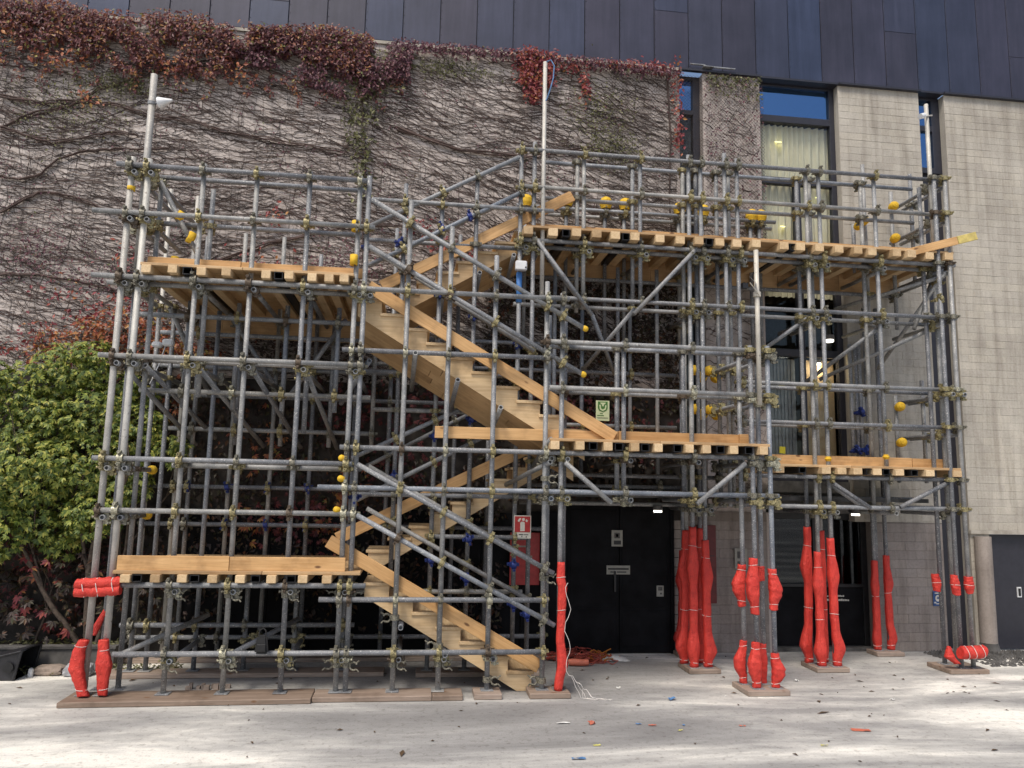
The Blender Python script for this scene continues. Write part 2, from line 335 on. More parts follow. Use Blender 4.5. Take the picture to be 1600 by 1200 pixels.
def tube_mesh(L, r, mat, n=10):
    k = (round(L, 3), r, mat)
    if k in _tube: return _tube[k]
    vs = []; fs = []; sm = []; prof = [(r * 0.72, 0.05), (r * 0.72, 0.0), (r, 0.0), (r, L), (r * 0.72, L), (r * 0.72, L - 0.05)]
    for (rr, z) in prof:
        for i in range(n):
            t = 2 * math.pi * i / n; vs.append((rr * math.cos(t), rr * math.sin(t), z))
    for s in range(5):
        for i in range(n):
            fs.append((s * n + i, s * n + (i + 1) % n, (s + 1) * n + (i + 1) % n, (s + 1) * n + i)); sm.append(s == 2)
    fs.append(tuple(range(n))); sm.append(False); fs.append(tuple(range(5 * n, 6 * n))[::-1]); sm.append(False)
    me = bpy.data.meshes.new('tube'); me.from_pydata(vs, [], fs); me.polygons.foreach_set('use_smooth', sm); me.update(); me.materials.append(M[mat])
    _tube[k] = me; return me
def tube(name, a, b, parent, mat='tube', r=R):
    a = Vector(a); b = Vector(b); d = b - a
    m = d.to_track_quat('Z', 'Y').to_matrix().to_4x4(); m.translation = a
    return link(name, tube_mesh(d.length, r, mat), mat, m, parent)

# ================================================================== SETTING: ground
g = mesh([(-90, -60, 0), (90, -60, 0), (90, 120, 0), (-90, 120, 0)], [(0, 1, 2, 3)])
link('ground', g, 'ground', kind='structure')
# planting bed along the wall on the left, with its low kerb wall
mb = MB(); mb.box((-12, 10.82, 0), (-3.9, 11.38, 0.2)); link('planting_bed', mb.build(), 'soil', kind='structure')
kb = MB(); kb.box((-12, 10.68, 0), (-3.75, 10.82, 0.25)); kb.box((-3.89, 10.82, 0), (-3.75, 11.38, 0.25)); kb.box((-12, 10.66, 0.25), (-3.73, 10.84, 0.275))
link('planter_kerb', kb.build(), 'conc_dark', kind='structure')

# ================================================================== BUILDING FRONT
WY = 11.4
TOP = 9.34
vw = thing('vine_covered_wall', (-3, WY, 0), 'tall weathered wall covered with bare creeper stems, left of the windows', 'wall')
mb = MB(); mb.box((-14, WY, 0), (4.12, WY + 0.5, TOP)); link('wall_face', mb.build(), 'wall_vine', parent=vw)
mb = MB(); mb.box((-14, WY - 0.022, 0), (4.118, WY - 0.002, 3.9)); link('painted_shade_band', mb.build(), 'shade_band', parent=vw)  # dark sheet over the lower wall; its colour stands in for deck shade
mb = MB(); mb.box((-14, WY - 0.03, TOP), (4.12, WY + 0.3, TOP + 0.05)); link('coping', mb.build(), 'mortar', parent=vw)
vp = thing('vine_covered_pier', (5.0, WY, 0), 'narrow wall pier covered with creeper between two windows', 'wall')
mb = MB(); mb.box((4.52, WY, 0), (5.52, WY + 0.5, TOP)); link('wall_face', mb.build(), 'wall_vine', parent=vp)

def bricks(parent, x0, x1, z0, z1, mat, mortar, Lb, Hb, holes=(), maxn=290, zpref=None, jitter=0.0018):
    """running-bond blocks standing proud of a recessed mortar face"""
    cells = []
    nz = int((z1 - z0) / Hb); rr = random.Random(int(x0 * 100) + 5)
    for k in range(nz):
        z = z0 + k * Hb; x = x0 - (Lb / 2 if k % 2 else 0) + 0.0
        while x < x1 - 0.02:
            a = max(x, x0); b = min(x + Lb, x1)
            if b - a > 0.05:
                cx, cz = (a + b) / 2, z + Hb / 2
                if not any(h[0] < cx < h[1] and h[2] < cz < h[3] for h in holes): cells.append((a, b, z, z + Hb))
            x += Lb
    cells.sort(key=lambda c: -(zpref(c) if zpref else c[2]))
    rest = MB(); j = 0.0024
    for i, (a, b, za, zb) in enumerate(cells):
        y = WY - 0.0035 + rr.uniform(-jitter, jitter)
        if i < maxn:
            me = boxed(b - a - 2 * j, 0.05, zb - za - 2 * j, mat, 0.004)
            t = Matrix.Translation(((a + b) / 2, y + 0.025, (za + zb) / 2)) @ Matrix.Rotation(rr.uniform(-0.004, 0.004), 4, 'Y')
            link('brick', me, mat, t, parent)
        else: rest.box((a + j, y, za + j), (b - j, y + 0.05, zb - j))
    if rest.v: link('brickwork', rest.build(), mat, parent=parent, kind='stuff')
mp = thing('brick_pier', (7.7, WY, 0), 'pale painted block pier between the curtained window and the narrow blue window', 'wall')
mb = MB(); mb.box((6.93, WY, 1.98), (8.42, WY + 0.5, TOP)); link('mortar_bed', mb.build(), 'mortar', parent=mp)
bricks(mp, 6.93, 8.42, 2.0, TOP - 0.01, 'brick', 'mortar', 0.38, 0.125)
lw = thing('block_wall', (8.0, WY, 0), 'bare block wall with a blue notice beside the glass door', 'wall')
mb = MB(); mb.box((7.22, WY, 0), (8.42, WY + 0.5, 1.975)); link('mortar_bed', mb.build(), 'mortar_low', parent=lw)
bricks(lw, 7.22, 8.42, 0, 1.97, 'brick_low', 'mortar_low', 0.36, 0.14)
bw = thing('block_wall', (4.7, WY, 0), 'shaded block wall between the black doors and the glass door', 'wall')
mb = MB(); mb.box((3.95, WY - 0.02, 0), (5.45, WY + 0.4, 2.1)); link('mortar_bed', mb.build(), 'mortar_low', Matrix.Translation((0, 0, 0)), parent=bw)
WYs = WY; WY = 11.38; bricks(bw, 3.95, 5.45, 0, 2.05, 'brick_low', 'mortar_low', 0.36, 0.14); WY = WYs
rp = thing('brick_pier', (9.8, WY, 0), 'broad painted block wall at the right edge above the dark door', 'wall')
mb = MB(); mb.box((8.9, WY, 1.9), (14, WY + 0.5, TOP)); mb.box((8.9, WY, 0), (9.2, WY + 0.5, 1.9)); mb.box((10.9, WY, 0), (14, WY + 0.5, 1.9))
link('mortar_bed', mb.build(), 'mortar', parent=rp)
bricks(rp, 8.9, 11.0, 0.0, TOP - 0.01, 'brick', 'mortar', 0.34, 0.125, holes=((9.18, 10.9, -1, 1.9),), zpref=lambda c: -c[0] * 100 + c[2])
mb = MB(); mb.box((8.88, WY - 0.05, 1.82), (14, WY + 0.02, 1.875)); link('lintel', mb.build(), 'mortar', parent=rp)
# wall behind, between piers and below the windows
bk = thing('entrance_recess', (6, 11.8, 0), 'dark recessed entrance wall and soffit behind the scaffold legs', 'wall')
mb = MB(); mb.box((4.12, 11.9, 2.12), (4.52, 12.0, TOP)); link('recess_panel', mb.build(), 'frame', parent=bk)
mb = MB(); mb.box((5.45, WY - 0.0, 2.1), (6.93, 12.4, 2.42)); mb.box((5.52, WY + 0.1, 2.42), (6.93, 12.4, 2.6)); link('floor_slab', mb.build(), 'conc_dark', parent=bk)
mb = MB(); mb.box((8.42, 11.6, 0), (8.9, 11.7, 7.95)); link('dark_panel', mb.build(), 'frame', parent=bk)
mb = MB(); mb.box((2.0, 10.55, 2.30), (7.6, WY, 2.36)); link('canopy_soffit', mb.build(), 'conc_dark', parent=bk)  # soffit made deeper to keep light off the doors and block wall

# windows -----------------------------------------------------------------
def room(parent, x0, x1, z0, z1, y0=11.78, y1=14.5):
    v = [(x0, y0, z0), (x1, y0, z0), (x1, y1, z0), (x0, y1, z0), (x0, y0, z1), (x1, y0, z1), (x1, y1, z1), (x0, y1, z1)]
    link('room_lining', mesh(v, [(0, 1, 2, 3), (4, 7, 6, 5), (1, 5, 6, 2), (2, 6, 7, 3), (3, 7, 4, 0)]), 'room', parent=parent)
def pane(parent, x0, x1, z0, z1, mat, y=11.58):
    mb = MB(); mb.box((x0, y, z0), (x1, y + 0.012, z1)); return link('pane', mb.build(), mat, parent=parent)
def bars(parent, rects, y0=11.53, y1=11.63):
    for (x0, x1, z0, z1) in rects: block('frame_bar', (x0, y0, z0), (x1, y1, z1), 'frame', parent)
def curtain(parent, x0, x1, z0, z1, y, mat='curtain', amp=0.03, lam=0.11):
    n = int((x1 - x0) / 0.014); vs = []; fs = []; rr = random.Random(3)
    for i in range(n + 1):
        x = x0 + (x1 - x0) * i / n; ph = x / lam * 2 * math.pi + 1.3 * math.sin(x * 5.1) + 0.8 * math.sin(x * 11)
        for k in range(7):
            z = z0 + (z1 - z0) * k / 6; vs.append((x + 0.01 * math.sin(z * 2 + x * 8), y + amp * math.sin(ph + 0.25 * math.sin(z * 1.7)), z))
    for i in range(n):
        for k in range(6): a = i * 7 + k; fs.append((a, a + 7, a + 8, a + 1))
    return link('curtain', mesh(vs, fs, True), mat, parent=parent)
w1 = thing('window', (6.2, 11.75, 2.6), 'tall dark framed window with drawn cream curtains beside the creeper pier', 'window')
X0, X1 = 5.52, 6.93
bars(w1, [(X0, X0 + 0.07, 2.6, TOP), (X1 - 0.09, X1, 2.6, TOP), (X0 + 0.07, X1 - 0.09, 8.66, 8.78), (X0 + 0.07, X1 - 0.09, 7.56, 7.68), (X0 + 0.07, X1 - 0.09, 4.62, 4.74), (6.16, 6.27, 4.74, 7.56), (X0 + 0.07, X1 - 0.09, 2.6, 2.7), (6.20, 6.27, 2.7, 4.62), (X0 + 0.07, X1 - 0.09, TOP - 0.03, TOP)])
pane(w1, X0 + 0.07, X1 - 0.09, 8.78, TOP - 0.03, 'glass_coated'); pane(w1, X0 + 0.07, X1 - 0.09, 7.68, 8.66, 'glass')
pane(w1, X0 + 0.07, 6.16, 4.74, 7.56, 'glass'); pane(w1, 6.27, X1 - 0.09, 4.74, 7.56, 'glass')
pane(w1, X0 + 0.07, 6.2, 2.7, 4.62, 'glass'); pane(w1, 6.27, X1 - 0.09, 2.7, 4.62, 'glass')
curtain(w1, X0 + 0.05, X1 - 0.05, 5.65, 8.68, 11.70)
block('tan_screen', (6.3, 11.72, 2.72), (6.85, 11.75, 4.6), 'tan_panel', w1)
mb = MB()
for i in range(9): mb.box((5.62 + i * 0.06, 11.72, 2.72), (5.66 + i * 0.06, 11.74, 4.6)); 
mb.box((5.6, 11.74, 2.72), (6.18, 11.76, 4.6)); link('ribbed_panel', mb.build(), 'grey_panel', parent=w1)
room(w1, X0, X1, 2.6, TOP)
for (x, z, r, yy) in ((5.95, 8.35, 0.055, 11.64), (5.99, 6.85, 0.04, 11.64), (6.62, 7.4, 0.03, 11.64)):
    mb = MB(); mb.cyl((0, 0, 0), (0, 0, 0.012), r, 16)
    link('downlight', mb.build(), 'lamp_y', Matrix.Translation((x, yy, z)) @ Matrix.Rotation(rad(25), 4, 'X') , w1)
w2 = thing('window', (8.66, 11.75, 7.95), 'narrow blue reflecting window strip between the two painted block walls', 'window')
bars(w2, [(8.42, 8.47, 7.95, TOP), (8.75, 8.9, 7.95, TOP), (8.47, 8.75, 7.95, 8.05), (8.47, 8.75, 8.72, 8.82), (8.47, 8.75, TOP - 0.04, TOP)])
pane(w2, 8.47, 8.75, 8.05, 8.72, 'glass_coated'); pane(w2, 8.47, 8.75, 8.82, TOP - 0.04, 'glass_coated'); room(w2, 8.42, 8.9, 7.95, TOP)
w3 = thing('window', (4.32, 11.75, 6), 'narrow dark window strip between the creeper wall and the creeper pier', 'window')
bars(w3, [(4.12, 4.15, 2.2, TOP), (4.40, 4.52, 2.2, TOP), (4.15, 4.40, 8.66, 8.74), (4.15, 4.40, TOP - 0.04, TOP)])
pane(w3, 4.15, 4.40, 2.2, 8.66, 'glass'); pane(w3, 4.15, 4.40, 8.74, TOP - 0.04, 'glass_coated')
block('brown_blind', (4.13, 11.68, 2.3), (4.42, 11.70, 8.66), 'conc_dark', w3)
# doors --------------------------------------------------------------------
d1 = thing('double_door', (3.1, 11.36, 0), 'pair of black steel doors with paper notices under the scaffold', 'door')
for (a, b) in ((2.30, 3.085), (3.095, 3.88)): block('door_leaf', (a, 11.345, 0.02), (b, 11.39, 2.18), 'black_door', d1)
block('door_frame', (2.22, 11.33, 0), (2.298, 11.395, 2.19), 'black_door', d1); block('door_frame', (3.882, 11.33, 0), (3.94, 11.395, 2.19), 'black_door', d1)
for (a, b, z0, z1) in ((2.34, 3.05, 0.1, 0.62), (3.13, 3.84, 0.1, 0.62), (2.34, 3.05, 0.68, 2.1), (3.13, 3.84, 0.68, 2.1)): block('door_panel', (a, 11.338, z0), (b, 11.346, z1), 'black_door', d1)
mb = MB(); mb.box((3.0, 11.30, 0.9), (3.03, 11.345, 1.2)); link('door_handle', mb.build(), 'black', parent=d1)
hb = thing('backdrop', (0, 11.3, 0), 'added black sheet hoarding along the wall foot behind the stair', 'backdrop')  # black sheets added to give the dark below the lowest deck
for i in range(9):
    x = -3.2 + i * 0.6; block('panel', (x + 0.004, 11.32 + 0.006 * (i % 2), 0.02), (x + 0.596, 11.36, 2.0 + 0.03 * (i % 3)), 'black_door', hb)
d2 = thing('glass_door', (6.3, 11.6, 0), 'dark glass entrance door with white lettering', 'door')
for (x0, x1, z0, z1) in ((5.46, 5.54, 0, 2.1), (7.12, 7.21, 0, 2.1), (6.30, 6.38, 0.06, 2.0), (5.54, 7.12, 2.0, 2.1), (5.54, 7.12, 0, 0.06), (5.54, 6.30, 0.95, 1.0), (6.38, 7.12, 0.95, 1.0)): block('frame_bar', (x0, 11.56, z0), (x1, 11.63, z1), 'black', d2)
for (x0, x1, z0, z1) in ((5.54, 6.30, 1.0, 2.0), (6.38, 7.12, 1.0, 2.0)): pane(d2, x0, x1, z0, z1, 'glass_dark', 11.59)
for (x0, x1, z0, z1) in ((5.54, 6.30, 0.06, 0.95), (6.38, 7.12, 0.06, 0.95)): block('lower_panel', (x0, 11.59, z0), (x1, 11.61, z1), 'black_door', d2)
room(d2, 5.46, 7.21, 0.01, 2.1, 11.66)
block('threshold', (5.4, 11.42, 0.0), (7.22, 11.56, 0.05), 'conc_dark', d2)
d3 = thing('metal_door', (9.9, 11.46, 0), 'dark grey metal door with a small handle plate at the right edge', 'door')
block('door_leaf', (9.22, 11.45, 0.02), (10.88, 11.5, 1.81), 'frame', d3)
mb = MB(); mb.box((9.70, 11.43, 0.82), (9.77, 11.448, 0.98)); link('handle_plate', mb.build(), 'white', parent=d3)
mb = MB(); mb.box((9.713, 11.425, 0.84), (9.757, 11.431, 0.96)); link('handle_recess', mb.build(), 'black', parent=d3)
for i in range(26):
    mb = MB(); mb.cyl((9.25, 11.44, 0.08 + i * 0.066), (9.25, 11.45, 0.08 + i * 0.066), 0.009, 6); link('rivet', mb.build(), 'black', parent=d3)
pc = thing('corner_guard', (9.06, 11.3, 0), 'worn concrete corner column beside the dark metal door', 'column')
mb = MB(); mb.cyl((9.06, 11.33, 0), (9.06, 11.33, 1.78), 0.125, 20); link('shaft', mb.build(), 'brick_low', parent=pc)
mb = MB(); mb.cyl((9.06, 11.33, 0), (9.06, 11.33, 0.14), 0.16, 16, 0.13); link('foot', mb.build(), 'conc_dark', parent=pc)
# cladding ------------------------------------------------------------------
cl = thing('metal_cladding', (2, 11.5, TOP), 'dark metal sheet cladding band along the top of the building', 'cladding')
x = -1.05 - 0.592 * 20
mb = MB(); mb.box((-14, 11.398, TOP + 0.06), (15, 11.42, 15)); link('backing', mb.build(), 'black', parent=cl)
seams = []
k = 0
while x < 14:
    front = 11.375
    zb = TOP + 0.055 if x + 0.3 < 4.1 else TOP + 0.036
    split = rnd.random() < 0.07; zc = TOP + rnd.uniform(0.35, 1.4)
    segs = [(zb, zc), (zc, 14.8)] if split else [(zb, 14.8)]
    for (a, b) in segs: block('panel', (x + 0.006, front, a + 0.003), (x + 0.586, front + 0.02, b - 0.003), 'clad', cl, 0.003)
    if x > -6: seams.append((x, front))
    x += 0.592
rv = MB()
for (sx, fy) in seams:
    z = TOP + 0.1
    while z < 11.2: rv.cyl((sx + 0.02, fy - 0.006, z), (sx + 0.02, fy, z), 0.006, 5); z += 0.14
link('rivets', rv.build(), 'black', parent=cl, kind='stuff')
mb = MB(); mb.box((4.1, 11.33, TOP + 0.0), (5.52, 11.40, TOP + 0.034)); mb.box((5.52, 11.36, TOP + 0.0), (6.93, 11.80, TOP + 0.034)); mb.box((6.93, 11.33, TOP), (8.44, 11.40, TOP + 0.034)); mb.box((8.44, 11.36, TOP), (8.88, 11.8, TOP + 0.034)); mb.box((8.88, 11.33, TOP), (14, 11.4, TOP + 0.034))
link('drip_edge', mb.build(), 'frame', parent=cl)
lb = thing('strip_bracket', (4.7, 11.3, 9.43), 'grey metal strip bracket on the cladding above the creeper pier', 'bracket')
block('rail', (4.28, 11.30, 9.43), (4.54, 11.33, 9.45), 'tube', lb); block('rail', (4.62, 11.29, 9.40), (5.06, 11.32, 9.42), 'tube', lb); block('arm', (4.5, 11.28, 9.40), (4.68, 11.37, 9.42), 'tube', lb)

# ================================================================== CREEPER ON THE WALL
vine = thing('climbing_creeper', (-1, 11.35, 0), 'leafless web of creeper stems with red and plum leaf masses over the wall', 'creeper')
def field(x, z):
    a = -0.16 + 0.10 * math.sin(x * 0.9 + z * 0.6 + 0.6) + 0.07 * math.sin(x * 2.3 - z * 1.7)
    if x > 0.0: a -= 0.12
    return a
vr = random.Random(11)
def stem_mesh(n, xr, zr, rmin, rmax, steps, ang=None, jit=0.22, y=11.399, dens=None):
    mb = MB()
    for q_ in range(n):
        x = vr.uniform(*xr); z = zr[0] + (zr[1] - zr[0]) * ((q_ * 0.6180339) % 1.0)
        if dens and vr.random() > dens(x, z): continue
        pts = []; r0 = rmin + (rmax - rmin) * vr.random() ** 3; off = vr.gauss(0, 0.15); rs = []
        N = int(steps * vr.uniform(0.4, 1.2)); yy = y - r0 * vr.uniform(0.2, 2.0)
        dirs = vr.choice((1, -1))
        for i in range(N):
            pts.append((x, yy + vr.uniform(-0.004, 0.004), z)); rs.append(r0 * (1 - 0.7 * i / N))
            a = (field(x, z) if ang is None else ang) + off + vr.uniform(-jit, jit)
            x += math.cos(a) * 0.075 * dirs; z += math.sin(a) * 0.075 * dirs
            if x < xr[0] - 0.2 or x > xr[1] or z > zr[1] + 0.1 or z < zr[0] - 0.3: break
        if len(pts) > 2: mb.path(pts, rs, 3, False)
    return mb
m1 = stem_mesh(2900, (-6.8, 4.08), (4.0, 9.2), 0.003, 0.0085, 20, None, 0.36)
link('stems', m1.build(), 'stem', parent=vine, kind='stuff')
m2 = stem_mesh(5600, (-6.8, 4.08), (4.0, 9.3), 0.0025, 0.0068, 9, None, 0.75)
link('tendrils', m2.build(), 'stem_dark', parent=vine, kind='stuff')
m3 = stem_mesh(1900, (-6.8, 4.08), (4.0, 9.3), 0.0018, 0.004, 11, rad(86), 0.14)
link('upright_stems', m3.build(), 'stem_dark', parent=vine, kind='stuff')
m4 = stem_mesh(1600, (-3.8, 4.08), (0.2, 5.2), 0.003, 0.012, 18, None, 0.45)
link('low_stems', m4.build(), 'stem_dark', parent=vine, kind='stuff')
for pl in ([(-6.21, 7.49), (-5.88, 7.69), (-5.28, 7.89), (-4.86, 8.23), (-4.51, 8.37), (-4.2, 8.5), (-3.89, 8.66), (-3.15, 8.78), (-2.67, 8.78), (-1.98, 8.55), (-1.1, 8.36)],
           [(-6.21, 7.48), (-5.85, 7.39), (-5.41, 7.31), (-4.88, 7.45), (-4.53, 7.54), (-4.24, 7.51)], [(-6.14, 6.76), (-5.87, 6.72), (-5.62, 6.78), (-5.38, 7.03), (-5.04, 7.19), (-4.6, 7.29), (-3.7, 7.33)],
           [(-6.26, 7.96), (-5.73, 7.9), (-5.29, 7.96), (-4.75, 7.99), (-4.19, 7.85), (-3.54, 7.79), (-2.88, 7.64), (-2.12, 7.57), (-1.05, 7.47)],
           [(-6.3, 5.3), (-5.98, 5.26), (-5.48, 5.33), (-4.95, 5.22), (-4.41, 5.11), (-3.6, 5.2)], [(-6.08, 6.2), (-5.59, 6.53), (-5.06, 6.47), (-4.42, 6.27), (-3.87, 6.16), (-3, 6.2)],
           [(-1.04, 8.4), (-1.0, 7.9), (-0.93, 7.27), (-0.95, 6.6), (-0.9, 5.6)], [(-3.37, 5.5), (-2.3, 5.96), (-1.0, 6.34), (0.1, 6.4)], [(-0.48, 7.94), (0.52, 7.65), (1.65, 7.63), (2.58, 7.86), (3.6, 7.7)], [(3.9, 9.2), (3.95, 8.2), (3.92, 7.1), (3.97, 6)]):
    pts = []
    for i in range(len(pl) - 1):
        for k in range(6):
            t = k / 6; a, b = pl[i], pl[i + 1]
            pts.append((a[0] + (b[0] - a[0]) * t, 11.37 + vr.uniform(-.006, .006), a[1] + (b[1] - a[1]) * t + vr.uniform(-0.014, 0.014)))
    mb = MB()
    for q in range(3):
        ph = vr.uniform(0, 6); mb.path([(p[0], p[1] - 0.008 * q, p[2] + 0.022 * math.sin(p[0] * 4 + ph + q * 2)) for p in pts], [0.013 * (1.1 - 0.6 * i / len(pts)) for i in range(len(pts))], 5, False)
    link('main_branch', mb.build(), 'stem', parent=vine)
pier_mb = MB()
_y = 11.385
for blk in range(1):
    mA = stem_mesh(420, (4.54, 5.5), (2.3, 9.32), 0.003, 0.008, 7, None, 0.5)
    link('stems', mA.build(), 'stem', parent=vp, kind='stuff')
    mC = stem_mesh(330, (4.54, 5.5), (2.3, 9.32), 0.002, 0.005, 6, rad(50), 0.3); link('tendrils', mC.build(), 'stem_dark', parent=vp, kind='stuff')
def wire_net(x0, x1, z0, z1, parent, step=0.06, y=11.335):
    mb = MB(); w_ = x1 - x0; h_ = z1 - z0
    for s in (1, -1):
        t = -h_
        while t < w_:
            xa, xb = (x0 + t, x0 + t + h_); za, zb = (z0, z1) if s == 1 else (z1, z0)
            pa, pb = [xa, za], [xb, zb]
            if xa < x0: f = (x0 - xa) / h_; pa = [x0, za + (zb - za) * f]
            if xb > x1: f = (x1 - xa) / h_; pb = [x1, za + (zb - za) * f]
            if pb[0] > pa[0] + 0.01: mb.path([(pa[0], y, pa[1]), (pb[0], y, pb[1])], 0.0022, 3, False)
            t += step
    return link('wire_net', mb.build(), 'stem_dark', parent=parent, kind='stuff')
wire_net(2.9, 4.5, 5.9, 9.25, vine); wire_net(4.53, 5.56, 5.9, 9.3, vp)
# leaves ----------------------------------------------------------------------
lr = random.Random(5)
def leaf(mb, c, s, nrm, droop=0.5, asp=0.55):
    n_ = (Vector(nrm) + Vector((lr.uniform(-1, 1), lr.uniform(-1, 1), lr.uniform(-1, 1))) * 0.75).normalized()
    d = Vector((lr.uniform(-1, 1), lr.uniform(-0.6, 0.2), lr.uniform(-1, 0.5) - droop)); d = (d - n_ * d.dot(n_))
    if d.length < 0.05: d = Vector((1, 0, 0)).cross(n_)
    d.normalize(); u = d.cross(n_); k = len(mb.v); c = Vector(c); f = n_ * s * 0.10
    mb.v += [tuple(c), tuple(c + d * s * 0.45 + u * s * asp * 0.5 + f), tuple(c + d * s), tuple(c + d * s * 0.45 - u * s * asp * 0.5 + f)]
    mb.f += [(k, k + 1, k + 2), (k, k + 2, k + 3)]; mb.sm += [False, False]
def palmate(mb, c, s, nrm, k=5):
    n_ = (Vector(nrm) + Vector((lr.uniform(-1, 1), lr.uniform(-1, 1), lr.uniform(-1, 1))) * 0.55).normalized()
    d0 = Vector((lr.uniform(-1, 1), lr.uniform(-0.5, 0.3), lr.uniform(-1, 0.2) - 0.3)); d0 = (d0 - n_ * d0.dot(n_)).normalized(); u0 = d0.cross(n_)
    c = Vector(c)
    for i in range(k):
        a = (i - (k - 1) / 2) * 0.62; d = d0 * math.cos(a) + u0 * math.sin(a) - n_ * 0.25; u = d.cross(n_).normalized(); L = s * (1 - 0.12 * abs(i - (k - 1) / 2)); b = len(mb.v); f = n_ * L * 0.05
        mb.v += [tuple(c + d * L * 0.06), tuple(c + d * L * 0.5 + u * L * 0.19 + f), tuple(c + d * L), tuple(c + d * L * 0.5 - u * L * 0.19 + f)]
        mb.f += [(b, b + 1, b + 2), (b, b + 2, b + 3)]; mb.sm += [False, False]
def patch(name, parent, mat, n, fn, size, thick=0.16, nrm=(0, -1, 0.35), pal=False):
    mb = MB()
    for _ in range(n):
        p = fn()
        if p is None: continue
        x, z = p; s = size * lr.uniform(0.6, 1.25); y = 11.36 - thick * lr.random() ** 1.3
        if pal: palmate(mb, (x, y, z), s, nrm, 5)
        else: leaf(mb, (x, y, z), s, nrm)
    return link(name, mb.build(), mat, parent=parent, kind='stuff')
def nz(x, z, s=1.0): return noise.noise(Vector((x * s, z * s, 3.1)))
def crest():
    x = lr.uniform(-7.0, -0.9); top = 9.40 + 0.06 * math.sin(x * 3) + 0.08 * nz(x, 0, 2.0); 
    if -3.3 < x < -2.9: top -= 0.1
    bot = 8.62 + 0.16 * math.sin(x * 1.9) + 0.30 * nz(x, 2, 1.6) + (0.12 if x > -3 else 0)
    z = bot + (top - bot) * lr.random() ** 0.8
    if nz(x, z, 3.0) < -0.2 - 0.2 * (z > 9.1): return None
    return x, z
patch('leaf_mass', vine, 'leaf_crest', 15500, crest, 0.066, 0.26)
def accents():
    c = lr.choice(((-6.1, 8.75, .3, .12), (-5.6, 8.55, .2, .12), (-5.2, 8.62, .2, .1), (-3.9, 8.6, .12, .12), (-2.9, 8.6, .15, .1), (-6.3, 9.0, .2, .1), (-5.0, 8.0, .12, .1)))
    return c[0] + lr.gauss(0, 1) * c[2] * .7, c[1] + lr.gauss(0, 1) * c[3] * .7
patch('leaf_mass', vine, 'leaf_orange', 260, accents, 0.08, 0.28)
def tails():
    k = lr.randrange(26); x = -6.6 + k * 0.24 + 0.1 * math.sin(k * 7.1); t = lr.random() ** 0.8; L = 0.25 + 0.35 * (0.5 + 0.5 * math.sin(k * 3.7))
    return x + 0.05 * math.sin(t * 9 + k) + lr.gauss(0, 0.03), 8.75 - t * L
patch('leaf_mass', vine, 'leaf_crest', 1500, tails, 0.058, 0.12)
def lowpink():
    c = lr.choice(((-4.6, 5.3, .9, .25), (-3.0, 5.4, .5, .25), (-5.6, 5.7, .6, .3), (-1.2, 5.6, .5, .4)))
    return c[0] + lr.gauss(0, 1) * c[2] * .6, c[1] + lr.gauss(0, 1) * c[3] * .6
patch('leaf_scatter', vine, 'leaf_plum', 1100, lowpink, 0.05, 0.04)
def crest2():
    x = lr.uniform(-3.2, -0.3); top = 9.34 - 0.10 * max(0, x + 1.2); bot = 8.45 + 0.35 * nz(x, 7, 1.4) + 0.2 * abs(x + 1.3)
    z = lr.uniform(min(bot, top), top); return (x, z) if nz(x, z, 3) > -0.2 else None
patch('leaf_mass', vine, 'leaf_plum', 6500, crest2, 0.062, 0.22)
def column_():
    z = lr.uniform(6.6, 9.2); wd = 0.16 + 0.16 * max(0, (z - 7.6)); x = -1.0 + lr.gauss(0, 1) * wd * 0.6 + 0.05 * math.sin(z * 3)
    return (x, z) if lr.random() < 0.2 + 0.8 * ((z - 6.6) / 2.6) else None
patch('leaf_mass', vine, 'leaf_olive', 900, column_, 0.08, 0.12)
def line_():
    x = lr.uniform(-0.6, 4.1); return x, 9.36 - 0.16 * lr.random() ** 2 - (0.08 * lr.random() if x > 3 else 0)
patch('leaf_mass', vine, 'leaf_plum', 1500, line_, 0.07, 0.16)
def hang():
    t = lr.random(); k = lr.choice((1.5, 1.72, 1.9, 1.62)); return k + lr.gauss(0, 0.10) * (1 - 0.4 * t), 9.42 - t * (0.9 if k in (1.62, 1.72) else 0.6)
patch('leaf_mass', vine, 'leaf_red', 1300, hang, 0.07, 0.2)
def right_red():
    c = lr.choice(((2.3, 9.2, .18, .12), (3.1, 9.33, .35, .06), (3.7, 9.33, .2, .08), (4.05, 9.0, .07, .4), (4.08, 8.2, .06, .4), (2.5, 8.9, .05, .2)))
    return c[0] + lr.gauss(0, 1) * c[2] * .7, c[1] + lr.gauss(0, 1) * c[3] * .6
patch('leaf_mass', vine, 'leaf_red', 520, right_red, 0.075, 0.12)
def small_red():
    c = lr.choice(((0.1, 6.2, .22, .18), (0.35, 6.05, .15, .1), (0.75, 5.9, .12, .15), (-2.2, 6.4, .12, .15), (-4.2, 5.6, .3, .2), (-0.2, 6.4, .1, .1), (-5, 5.0, .5, .2), (-2.4, 5.6, .4, .3)))
    return c[0] + lr.gauss(0, 1) * c[2] * .7, c[1] + lr.gauss(0, 1) * c[3] * .7
patch('leaf_mass', vine, 'leaf_red', 420, small_red, 0.07, 0.06)
def olive2():
    c = lr.choice(((2.75, 8.5, .5, .5), (0.2, 9.0, .8, .15), (-5.3, 7.9, .7, .5), (-4.6, 8.3, .5, .2), (3.0, 7.9, .4, .3)))
    return c[0] + lr.gauss(0, 1) * c[2] * .6, c[1] + lr.gauss(0, 1) * c[3] * .6
patch('leaf_mass', vine, 'leaf_olive', 2600, olive2, 0.045, 0.05)
def specks():
    x = lr.uniform(-6.5, 4.0); z = lr.uniform(5.0, 8.8); return (x, z) if nz(x, z, 1.2) > 0.05 else None
patch('leaf_scatter', vine, 'leaf_plum', 3500, specks, 0.042, 0.04)
